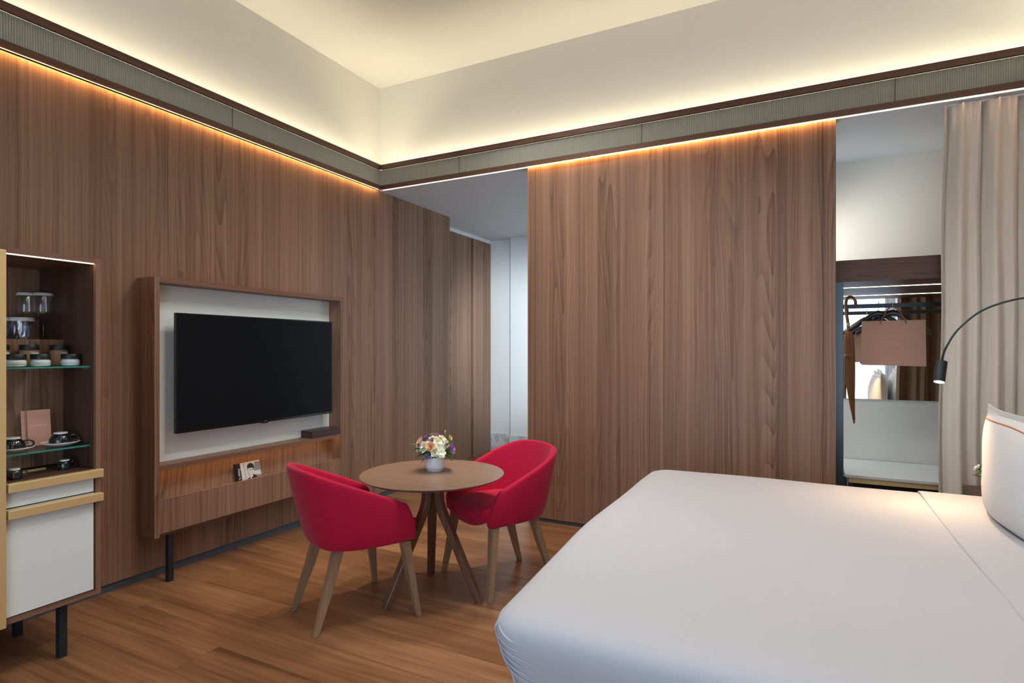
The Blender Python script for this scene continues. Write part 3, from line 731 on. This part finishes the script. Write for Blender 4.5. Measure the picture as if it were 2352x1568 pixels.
for k in range(64):
    an = random.uniform(0, 2*PI); L_ = random.uniform(.04, .075); h = random.uniform(.105, .15)
    d = Vector((math.cos(an), math.sin(an), random.uniform(-.35, .5)))
    bm = bmesh.new(); add_petal(bm, Vector((math.cos(an)*.04, math.sin(an)*.04, h)), d, Vector((0, 0, 1)), L_, L_*.45, -.25, 5)
    obj('leaf', bm, 'leaf' if k % 4 else 'leaf_pale', va, True)
for s, h, dz in ((.06, .115, .012), (.055, .105, -.02), (-.05, .11, -.015), (-.06, .135, .01), (.06, .15, .05), (-.02, .105, -.03), (-.07, .15, .03)):
    p = vp(s, h, .05); bm = bmesh.new(); add_petal(bm, p, (rt*(1 if s > 0 else -1)+fw*.4+Vector((0, 0, dz*18))), Vector((0, 0, 1)), .068, .032, -.25, 5)
    obj('leaf', bm, 'leaf', va, True)

# ------------------------------------------------------------------ red tub chairs (local +Y is where the sitter faces)
def make_chair(label, loc, rz):
    t = thing('tub_chair', label, 'chair', loc, rz, 'red tub chairs at the round table')
    bot = [(.268, .262, .405), (.272, .10, .402), (.245, -.08, .402), (.17, -.195, .405), (0, -.225, .405)]
    mid = [(.283, .245, .49), (.290, .08, .50), (.266, -.11, .51), (.183, -.228, .53), (0, -.262, .54)]
    top = [(.290, .205, .606), (.304, .03, .684), (.290, -.15, .758), (.200, -.282, .808), (0, -.328, .820)]
    def full(c): return cr([*c, *[(-x, y, z) for x, y, z in reversed(c[:-1])]], 7)
    B_, M_, T_ = full(bot), full(mid), full(top); n = len(B_)
    bm = bmesh.new(); rings = []
    for i in range(n):
        j0, j1 = max(i-1, 0), min(i+1, n-1)
        def nr(C):
            tg = (C[j1]-C[j0]); tg.z = 0; tg.normalize(); return Vector((tg.y, -tg.x, 0))
        nb, nm, nt = nr(B_), nr(M_), nr(T_)
        if nb.dot(Vector((B_[i].x, B_[i].y-.05, 0))) > 0: nb, nm, nt = -nb, -nm, -nt   # inward
        th = .040
        q = [B_[i]+nb*.012+Vector((0, 0, -.004)), B_[i]+Vector((0, 0, .012)), B_[i].lerp(M_[i], .5), M_[i], M_[i].lerp(T_[i], .5)-nm*.003, T_[i]+Vector((0, 0, -.016)),
             T_[i]+nt*.008+Vector((0, 0, -.003)), T_[i]+nt*.02, T_[i]+nt*(th-.008)+Vector((0, 0, -.003)), T_[i]+nt*th+Vector((0, 0, -.016)),
             M_[i].lerp(T_[i], .5)+nm*(th+.004), M_[i]+nm*(th+.01), M_[i]+nb*(th+.02)+Vector((0, 0, -.05)), B_[i]+nb*(th+.01)+Vector((0, 0, .002))]
        e = min(i, n-1-i)
        if e < 2:   # rounded arm front
            cen = sum(q, Vector())/len(q); cy = [.014, .004][e]; sh = [.80, .95][e]
            q = [Vector((cen.x+(v.x-cen.x)*sh, v.y+cy*(0 if e else 1)-.004, cen.z+(v.z-cen.z)*(.985 if e == 0 else 1))) for v in q]
        rings.append(q)
    add_loft(bm, rings)
    o = obj('shell', bm, 'red', t, True)
    md = o.modifiers.new('s', 'SUBSURF'); md.levels = 1; md.render_levels = 2
    # seat with a soft crowned top and a rounded front apron
    out = [Vector((x, y, 0)) for x, y in [(.20, .283), (.243, .262), (.252, .20), (.25, .10), (.225, -.08), (.16, -.175), (0, -.20), (-.16, -.175), (-.225, -.08), (-.25, .10), (-.252, .20), (-.243, .262), (-.20, .283), (0, .300)]]
    ring0 = []
    m_ = len(out)
    for i in range(m_):
        a, b, c, d = out[i-1], out[i], out[(i+1) % m_], out[(i+2) % m_]
        for j in range(4):
            u = j/4; ring0.append(.5*((2*b)+(c-a)*u+(2*a-5*b+4*c-d)*u*u+(3*b-a-3*c+d)*u**3))
    c0 = Vector((0, .04, 0)); rings = []
    def zb(p): return .385+.05*(abs(p.x)/.25)**3*(1 if p.y > .2 else .3)
    for s, z in ((.90, None), (.965, .012), (.995, .04), (1.0, .065), (.985, .085)):
        rings.append([c0+(p-c0)*s+Vector((0, 0, zb(p)+(z or 0))) for p in ring0])
    for s, z in ((.95, .487), (.88, .498), (.7, .508), (.4, .514), (.1, .516)):
        rings.append([c0+(p-c0)*s+Vector((0, 0, z)) for p in ring0])
    bm = bmesh.new(); add_loft(bm, rings); obj('seat', bm, 'red', t, True)
    sq = lambda w, d, c, z: [(c[0]+sx*w/2, c[1]+sy*d/2, z) for sx, sy in ((-1, -1), (1, -1), (1, 1), (-1, 1))]
    for s in (-1, 1):
        bm = bmesh.new(); add_loft(bm, [sq(.052, .048, (s*.232, .205), .40), sq(.046, .042, (s*.250, .225), .24), sq(.027, .027, (s*.284, .262), 0)]); bmesh.ops.bevel(bm, geom=list(bm.edges), offset=.003, segments=2, affect='EDGES'); obj('leg', bm, 'chair_wood', t)
        bm = bmesh.new(); add_loft(bm, [sq(.048, .052, (s*.150, -.130), .40), sq(.042, .046, (s*.160, -.175), .24), sq(.026, .030, (s*.181, -.255), 0)]); bmesh.ops.bevel(bm, geom=list(bm.edges), offset=.003, segments=2, affect='EDGES'); obj('leg', bm, 'chair_wood', t)
    return t
def face(dx, dy): return math.atan2(dy, dx)-PI/2
c1 = make_chair('red fabric tub chair seen from behind, between the television frame and the round table', (-2.211, 2.405, 0), face(.224, .461))
dup(c1, (-1.695, 3.19, 0), face(-.49, -.87), 'red fabric tub chair facing the camera, between the round table and the far wood partition')

# ------------------------------------------------------------------ bed
BX0, BX1, BY0, BY1 = -.848, 1.28, 1.365, 3.575
bo = Vector(((BX0+BX1)/2, (BY0+BY1)/2, 0))
bed = thing('bed', 'wide bed covered with a smooth white sheet, its foot towards the table', 'bed', tuple(bo))
def rrect(x0, y0, x1, y1, r, n=8, sub=14):
    pts = []
    cs = [(x1-r, y0+r, -PI/2), (x1-r, y1-r, 0), (x0+r, y1-r, PI/2), (x0+r, y0+r, PI)]
    for k, (cx, cy, a0) in enumerate(cs):
        arc = [Vector((cx+r*math.cos(a0+PI/2*i/n), cy+r*math.sin(a0+PI/2*i/n), 0)) for i in range(n+1)]
        pts += arc
        nx = cs[(k+1) % 4]; st = Vector((nx[0]+r*math.cos(nx[2]), nx[1]+r*math.sin(nx[2]), 0))
        for j in range(1, sub): pts.append(arc[-1].lerp(st, j/sub))
    return pts
def shear(x, y):
    # the cover is pulled in towards the near foot corner
    t = min(1, max(0, (2.35-y)/1.0)); u = min(1, max(0, (.2-x)/1.0))
    return .062*t*t*(3-2*t)*u
def bed_cover(x0, x1, y0, y1, lift=0):
    rings = []
    prof = [(.30, .075), (.36, .07), (.43, .058), (.50, .040), (.56, .020), (.61, .006), (.645, .0), (.672, .010), (.690, .032), (.702, .065), (.708, .11), (.712, .18), (.714, .3), (.715, .5), (.716, .8), (.716, 1.0)]
    for z, ins in prof:
        r = max(.012, .10-ins*.3)
        ix = min(ins, (x1-x0)/2-.02); iy = min(ins, (y1-y0)/2-.02)
        ring = rrect(x0+ix, y0+iy, x1-ix, y1-iy, r)
        q = []
        for p in ring:
            k = 1 if z < .66 else max(0, 1-ins*5)
            w_ = noise.noise(Vector((p.x*1.6, p.y*1.6, z*3)))*.008*k
            zz = z+lift+noise.noise(Vector((p.x*2.2+5, p.y*2.2, 0)))*.004
            # slight sag of the sheet towards the corners
            q.append(Vector((p.x+w_+shear(p.x, p.y), p.y+w_, zz))-Vector((bo.x, bo.y, 0)))
        rings.append(q)
    bm = bmesh.new(); add_loft(bm, rings); return bm
o = obj('mattress_cover', bed_cover(BX0, BX1-.04, BY0, BY1), 'linen', bed, True)
# gathered corner tuck at the near foot corner
def surf(ang, z):
    """point on the cover's near foot corner; ang 0 = foot side, pi/2 = near side"""
    pr_ = [(.36, .07), (.43, .058), (.50, .040), (.56, .020), (.61, .006), (.645, .0), (.672, .010), (.690, .032), (.702, .065)]
    for (za, ia), (zb_, ib) in zip(pr_, pr_[1:]):
        if za <= z <= zb_: ins = ia+(ib-ia)*(z-za)/(zb_-za); break
    r = .10-ins*.3
    if ang <= PI/2: x, y = BX0+ins+r-r*math.cos(ang), BY0+ins+r-r*math.sin(ang)
    else: x, y = BX0+ins+r+(ang-PI/2)*.1, BY0+ins
    return Vector((x+shear(x, y), y, z))
bm = bmesh.new()
for k in range(6):
    z = .662-.022*k; P = [surf(.62+i*.16, z-.0035*i) for i in range(8+k % 3)]; n_ = len(P)
    add_tube(bm, [p-bo for p in cr(P, 3)], [.0006+.0026*math.sin(PI*i/(3*(n_-1))) for i in range(3*(n_-1)+1)], 8)
P = [surf(.5+.10*math.sin(i*.9), .695-.016*i) for i in range(20)]
add_tube(bm, [p-bo for p in cr(P, 2)], .0042, 8)
obj('corner_tuck', bm, 'linen', bed, True)
# folded-back top sheet near the pillows
bm = bmesh.new(); rings = []
xf0, xf1 = .502, 1.22
for j in range(61):
    y = BY0+.0+ (BY1-BY0)*j/60
    ys = (y-BY0)/(BY1-BY0)
    e = min(y-BY0, BY1-y); z = .7185 - (.055*(1-e/.12)**2 if e < .12 else 0)
    if e < .12:
        ins = .0
    row = []
    for i in range(25):
        x = xf0+(xf1-xf0)*i/24+.006*math.sin(ys*7)
        row.append((x, y, z+.0025))
    top_ = row; bot_ = [(x, y, z-.006) for x, _, z in reversed(row)] if 0 else [(p[0], p[1], p[2]-.009) for p in reversed(row)]
    fr_ = [(row[0][0]-.003, y, row[0][2]-.0045)]
    rings.append([Vector(p)-bo for p in top_+bot_+fr_])
add_loft(bm, rings); obj('folded_sheet', bm, 'linen', bed, True)
box('bed_base', (BX0+.1-bo.x, BY0+.1-bo.y, .04), (BX1-.05-bo.x, BY1-.1-bo.y, .299), 'dark_wood', bed)
bm = bmesh.new(); add_box(bm, (BX1-.035-bo.x, BY0-.05-bo.y, .0), (XR-.06-bo.x, BY1+.05-bo.y, 1.18), 0, .012); obj('headboard', bm, 'curtain', bed)

def make_pillow(label, loc, w, h, rz=0, tilt=.10, group='white pillows at the head of the bed'):
    """upright pillow: local X thickness (face towards -X), Y width, Z height"""
    t = thing('pillow', label, 'pillow', loc, rz, group)
    NU, NV = 36, 28
    def P(u, v, side):
        # u, v in -1..1; corners drawn out into ears, edges pulled in
        e = 1-.085*(1-abs(u)**3)*abs(v)**4*(1 if v > 0 else .45); f = 1-.07*(1-abs(v)**2.2)*abs(u)**3
        y = u*w/2*f; z = h/2+v*h/2*e
        rimu, rimv = min(1, (1-abs(u))/.9), min(1, (1-abs(v))/.9)
        fl = 0 if v > .80 else 1
        vv = (v-(-.1))/.9 if v > -.1 else v/1.0
        a = max(0, 1-abs(u)**2.6); b = max(0, 1-abs(min(1, max(-1, (v+.1)/.92)))**2.4)
        th = (a*b)**.55*.072+.003
        x = -side*th + tilt*(z)+.012*math.sin(u*3+v*2)
        return Vector((x, y, z))
    bm = bmesh.new(); g = {}
    for side in (1, -1):
        for i in range(NU+1):
            for j in range(NV+1):
                g[side, i, j] = bm.verts.new(P(-1+2*i/NU, -1+2*j/NV, side))
        for i in range(NU):
            for j in range(NV): bm.faces.new((g[side, i, j], g[side, i+1, j], g[side, i+1, j+1], g[side, i, j+1]))
    for i in range(NU):
        for j in (0, NV): bm.faces.new((g[1, i, j], g[1, i+1, j], g[-1, i+1, j], g[-1, i, j]))
    for j in range(NV):
        for i in (0, NU): bm.faces.new((g[1, i, j], g[1, i, j+1], g[-1, i, j+1], g[-1, i, j]))
    obj('pillowcase', bm, 'pillow', t, True)
    bm = bmesh.new(); pts = [P(-.99+1.98*i/40, .74, 1)+Vector((-.0015, 0, 0)) for i in range(41)]
    add_tube(bm, pts, .0026, 6); obj('piping', bm, 'orange', t, True)
    return t
pz = .717
p1 = make_pillow('upright white pillow with an orange stitched line, at the right edge of the picture', (.722, 2.92, pz), .76, .46, 0, .06)
dup(p1, (.82, 2.06, pz), .04, 'upright white pillow on the near side of the bed, beyond the right edge')
dup(p1, (.99, 2.80, pz+.01), -.03, 'white pillow leaning behind the orange stitched pillow at the headboard')
dup(p1, (1.0, 2.03, pz+.01), .03, 'white pillow at the headboard, behind the near side pillow')

# nightstand with a small plant
ns = thing('nightstand', 'dark wood nightstand between the bed and the beige curtain', 'nightstand', (1.08, 3.95, 0))
box('body', (-.25, -.30, .30), (.25, .30, .60), 'dark_wood', ns)
box('top', (-.252, -.302, .6001), (.252, .302, .622), 'dark_wood', ns)
dd = box('drawer', (-.262, -.28, .33), (-.2501, .28, .57), 'dark_wood', ns); box('knob', (-.275, -.02, .44), (-.2621, .02, .46), 'brass', dd)
for sx in (-1, 1):
    for sy in (-1, 1): box('leg', (sx*.22-.015, sy*.27-.015, 0), (sx*.22+.015, sy*.27+.015, .2999), 'black_metal', ns)
pp = thing('potted_flowers', 'small pot of pale greenish white flowers on the nightstand behind the pillow', 'potted flowers', (.915, 4.05, .6225))
bm = bmesh.new(); add_lathe(bm, [(.0005, 0), (.03, 0), (.036, .01), (.045, .07), (.044, .072), (.040, .068), (.0005, .06)], n=28); obj('pot', bm, 'vase', pp, True)
for k in range(16):
    an = k*2.4; rr = .02+.05*((k*7) % 10)/10; c = Vector((rr*math.cos(an), rr*math.sin(an), .10+.055*((k*3) % 7)/7))
    flower(c, (c.x, c.y, .05), .022, 'petal_white' if k % 3 else 'leaf_pale', 'open', pp)
for k in range(16):
    an = k*.8; bm = bmesh.new(); add_petal(bm, Vector((math.cos(an)*.015, math.sin(an)*.015, .07)), Vector((math.cos(an), math.sin(an), .8)), Vector((0, 0, 1)), .07, .028, -.3, 5); obj('leaf', bm, 'leaf_pale' if k % 2 else 'leaf', pp, True)

# arched reading lamp fixed to the bed head wall
lp = thing('reading_lamp', 'black arched reading lamp with a small lit cylinder head in front of the curtain', 'lamp', (.556, 3.3, 1.27))
lo_ = Vector((.556, 3.3, 1.27))
P = cr([(.572, 3.329, 1.364), (.574, 3.322, 1.39), (.585, 3.3, 1.436), (.626, 3.3, 1.512), (.706, 3.3, 1.592), (.80, 3.3, 1.635), (.90, 3.3, 1.652), (1.05, 3.3, 1.645), (1.2, 3.3, 1.60), (1.34, 3.3, 1.50), (1.425, 3.3, 1.36)], 8)
bm = bmesh.new(); add_tube(bm, [p-lo_ for p in P], .0045, 10); obj('arm', bm, 'black_metal', lp, True)
hd = Matrix.Rotation(.16, 4, 'Y') @ Matrix.Rotation(-.30, 4, 'X')
bm = bmesh.new(); b2 = bmesh.new(); add_lathe(b2, [(.0005, .101), (.021, .101), (.0225, .099), (.0225, .0), (.0205, .0), (.0205, .012), (.0005, .012)], n=32); merge(bm, b2, hd); obj('head', bm, 'black_metal', lp, False)
bm = bmesh.new(); b2 = bmesh.new(); add_lathe(b2, [(.0005, -.001), (.0198, -.001), (.0198, .006), (.0005, .006)], n=32); merge(bm, b2, hd); obj('lens', bm, 'led_lamp', lp)
bm = bmesh.new(); b2 = bmesh.new(); add_lathe(b2, [(.0005, 0), (.045, 0), (.045, .02), (.0005, .02)], n=32); merge(bm, b2, Matrix.Translation((XR-.001-lo_.x, 0, 1.34-lo_.z)) @ Matrix.Rotation(-PI/2, 4, 'Y')); obj('wall_mount', bm, 'black_metal', lp)
sp = bpy.data.lights.new('lamp_beam', 'SPOT'); sp.energy = 16; sp.color = (1, .62, .34); sp.spot_size = 2.1; sp.spot_blend = .8; sp.shadow_soft_size = .018
so = bpy.data.objects.new('lamp_beam', sp); COL.objects.link(so); so.parent = lp; so.location = (0, 0, -.004); so.rotation_euler = (-.12, .09, 0)

# ------------------------------------------------------------------ curtain
bm = bmesh.new(); NX, NZ = 300, 46; X0, X1 = .752, 1.44; rows = []
def fold(x, z):
    zz = z/2.95
    ph = (x-.775)/.178+.10*noise.noise(Vector((x*3, 0, zz*1.3)))
    a = abs(math.sin(PI*ph))**.42
    y = 4.460-.072*a-.018*math.sin(2*PI*(ph*2.0+.35+.25*zz))*(1-.3*zz)
    if zz > .93: y += (.02*math.sin(2*PI*x/.045))*((zz-.93)/.07)
    y += .010*noise.noise(Vector((x*14, zz*3, 2)))
    return y
for side in (0, 1):
    g = []
    for j in range(NZ+1):
        z = .012+(2.925-.012)*j/NZ; zz = z/2.95
        r = []
        for i in range(NX+1):
            s = i/NX; sq_ = 1-.02*zz
            x = X1-(X1-X0)*(1-s)*(1.03-.045*zz) + .004*math.sin(z*5)*(1-s)
            y = fold(X0+(X1-X0)*s, z)
            r.append(bm.verts.new((x, y+.004*side, z)))
        g.append(r)
    rows.append(g)
    for j in range(NZ):
        for i in range(NX): bm.faces.new((g[j][i], g[j][i+1], g[j+1][i+1], g[j+1][i])).material_index = side
a, b = rows
for j in range(NZ):
    for i in (0, NX): bm.faces.new((a[j][i], a[j+1][i], b[j+1][i], b[j][i]))
for i in range(NX):
    for j in (0, NZ): bm.faces.new((a[j][i], a[j][i+1], b[j][i+1], b[j][i]))
cu = thing('curtain', 'floor length beige velvet curtain in deep folds hanging at the right, beside the wardrobe', 'curtain', (1.1, 4.42, 0))
bmesh.ops.translate(bm, vec=(-1.1, -4.42, 0), verts=bm.verts)
M['lining'] = mat('brown curtain lining', (.26, .15, .085), .8)
obj('drape', bm, ['curtain', 'lining'], cu, True)
box('curtain_rail', (.79-1.1, -.012, 2.926), (XR-.02-1.1, .012, 2.9365), 'white_paint', cu)

# ------------------------------------------------------------------ open wardrobe
wo = Vector((.7, 4.9, 0))
wd = thing('open_wardrobe', 'open wardrobe frame with walnut top board, lit rail and mirror back, left of the curtain', 'wardrobe', tuple(wo))
def wbox(nm, lo, hi, m, par=None, bev=0): return box(nm, [lo[i]-wo[i] for i in range(3)], [hi[i]-wo[i] for i in range(3)], m, par or wd, bev)
wbox('post', (.180, 4.54, 0), (.232, 4.58, 1.882), 'grey_metal', bev=.002)
wbox('post', (1.38, 4.54, 0), (1.42, 4.58, 1.882), 'grey_metal', bev=.002)
wbox('top_board', (.186, 4.54, 1.8825), (1.43, 4.562, 2.03), 'furn_wood_x')
wbox('top_panel', (.186, 4.5625, 1.8825), (1.43, 4.965, 1.905), 'furn_wood_x')
wbox('top_panel_rear', (.186, 4.982, 1.8825), (1.43, YA-.001, 1.905), 'furn_wood_x')
wbox('wardrobe_light', (.24, 4.9655, 1.8805), (1.42, 4.9815, 1.886), 'led_ward')
wbox('mirror', (.262, YA-.008, 1.03), (1.43, YA-.001, 1.882), 'mirror')
wbox('rail', (.2325, 4.888, 1.722), (1.3795, 4.912, 1.752), 'black_metal', bev=.002)
wbox('rail_bracket', (.2, 4.8885, 1.7525), (.2324, 4.9115, 1.882), 'black_metal')
bn = thing('bench', 'low luggage bench with white marble top and brass edge inside the wardrobe alcove', 'bench', (.85, 5.0, 0))
def nb(nm, lo, hi, m, bev=0): return box(nm, [lo[0]-.85, lo[1]-5.0, lo[2]], [hi[0]-.85, hi[1]-5.0, hi[2]], m, bn, bev)
nb('marble_top', (.253, 4.665, .525), (1.42, YA-.01, .545), 'marble', .002)
nb('brass_rail', (.27, 4.675, .490), (1.41, 4.70, .5245), 'brass')
nb('body', (.3, 4.75, .12), (1.40, YA-.02, .489), 'black')
for x in (.285, 1.39): nb('leg', (x-.012, 4.70, 0), (x+.012, 4.724, .489), 'grey_metal')
nb('side_panel', (.24, 4.70, .05), (.262, 5.30, .5245), 'grey_metal')

# hangers
def make_hanger(label, loc, rz):
    t = thing('coat_hanger', label, 'hanger', loc, rz, 'black coat hangers on the wardrobe rail')
    bm = bmesh.new(); P = cr([(-.225, 0, -.205), (-.16, 0, -.165), (-.08, 0, -.105), (-.035, 0, -.072), (0, 0, -.062), (.035, 0, -.072), (.08, 0, -.105), (.16, 0, -.165), (.225, 0, -.205)], 6)
    sec = [(math.cos(a), 1.0*math.sin(a)) for a in [2*PI*i/12 for i in range(12)]]
    rings = []
    for i, p in enumerate(P):
        s = abs(p.x)/.225; th = .010+.014*s**2; hh = .018+.004*(1-s)
        rings.append([p+Vector((0, th*c, hh*q)) for c, q in sec])
    add_loft(bm, rings); obj('shoulder', bm, 'hanger', t, True)
    bm = bmesh.new()
    R_ = .021
    pts = [Vector((0, 0, -.058)), Vector((0, 0, -.03)), Vector((0, 0, -.004))]+[Vector((0, R_-R_*math.cos(a), R_*math.sin(a)+.004)) for a in [PI*k/10 for k in range(0, 11)]]
    add_tube(bm, pts, .002, 8); obj('hook', bm, 'chrome', t, True)
    return t
# hooks arch over the rail: turned a little so the shoulders face the room
def hang(label, x, rz, first=None):
    loc = (x, 4.90, 1.752-.0)
    if first: return dup(first, loc, rz, label)
    return make_hanger(label, loc, rz)
hz = .0
h1 = hang('black coat hanger with chrome hook, carrying the rose paper bag', .552, -.12)
h1.location = (.552, 4.879, 1.744); h1.rotation_euler = (0, 0, 0)
h2 = dup(h1, (.470, 4.921, 1.744), PI, 'black coat hanger behind and left of the paper bag hanger')

bg = thing('paper_bag', 'flat rose brown paper carrier bag hanging by its cord handles from a black hanger', 'paper bag', (.548, 4.828, 1.312))
bm = bmesh.new()
w2, d2, h_ = .189, .03, .312
rings = [[(-w2, -d2, 0), (w2, -d2, -.006), (w2, d2*.6, -.006), (-w2, d2*.6, 0)], [(-w2, -d2*.6, h_*.5), (w2, -d2*.6, h_*.5), (w2, d2*.3, h_*.5), (-w2, d2*.3, h_*.5)], [(-w2+.001, -d2*.25, h_), (w2, -d2*.25, h_+.003), (w2, d2*.1, h_+.003), (-w2+.001, d2*.1, h_)]]
add_loft(bm, rings); obj('bag_body', bm, 'paper', bg)
for s in (-1, 1):
    pass
bm = bmesh.new(); add_tube(bm, cr([(-.078, -.012, h_-.022), (-.066, -.014, h_+.01), (-.035, -.012, h_+.075), (0, .01, h_+.102), (.035, -.012, h_+.075), (.066, -.014, h_+.01), (.078, -.012, h_-.022)], 6), .0035, 8)
obj('cord_handle', bm, 'cord', bg, True)
bm = bmesh.new(); add_tube(bm, cr([(-.066, .008, h_-.01), (-.055, .02, h_+.03), (-.028, .035, h_+.08), (0, .045, h_+.102), (.028, .035, h_+.08), (.055, .02, h_+.03), (.066, .008, h_-.01)], 6), .0035, 8)
obj('cord_handle', bm, 'cord', bg, True)
M['bag_ink'] = mat('pale bag lettering', (.68, .44, .34), .6)
fine_print('bag_text', 13, .095, .007, basis((1, 0, 0), (0, .055, 1), (-.005, -.0205, h_*.47)), 'bag_ink', bg)

um = thing('umbrella', 'closed brown umbrella hooked on the wardrobe rail by its curved cane handle', 'umbrella', (.285, 4.868, 0))
bm = bmesh.new()
P = cr([(.040, .02, 1.735), (.040, .022, 1.775), (.022, .02, 1.803), (0, .005, 1.806), (-.018, -.006, 1.785), (-.022, -.012, 1.74), (-.018, -.012, 1.68), (-.010, -.012, 1.62), (-.006, -.010, 1.56)], 7)
add_tube(bm, P, .0105, 12); obj('handle', bm, 'cane', um, True)
bm = bmesh.new(); add_lathe(bm, [(.0115, 1.592), (.0125, 1.594), (.0125, 1.612), (.0115, 1.614)], (-.0085, -.012, 0), 20); obj('collar', bm, 'brass', um, True)
bm = bmesh.new(); rings = []
for z, r, dx in ((1.555, .012, -.006), (1.54, .023, -.005), (1.50, .029, -.003), (1.40, .031, .0), (1.30, .031, .002), (1.20, .028, .006), (1.10, .022, .012), (1.00, .014, .020), (.94, .009, .026), (.915, .0085, .028)):
    rings.append([(dx+r*(1+.16*math.cos(8*a+z*9))*math.cos(a), -.012+r*(1+.16*math.cos(8*a+z*9))*math.sin(a)*.8, z) for a in [2*PI*i/64 for i in range(64)]])
add_loft(bm, rings); obj('canopy', bm, 'umbrella', um, True)
bm = bmesh.new(); add_tube(bm, [(.0275, -.012, .918), (.030, -.012, .885)], [.0085, .006], 12); obj('ferrule', bm, 'cane', um, True)
bm = bmesh.new(); add_lathe(bm, [(.033, 1.372), (.036, 1.374), (.036, 1.388), (.033, 1.39)], (0, -.012, 0), 24); obj('strap', bm, 'umbrella', um, True)
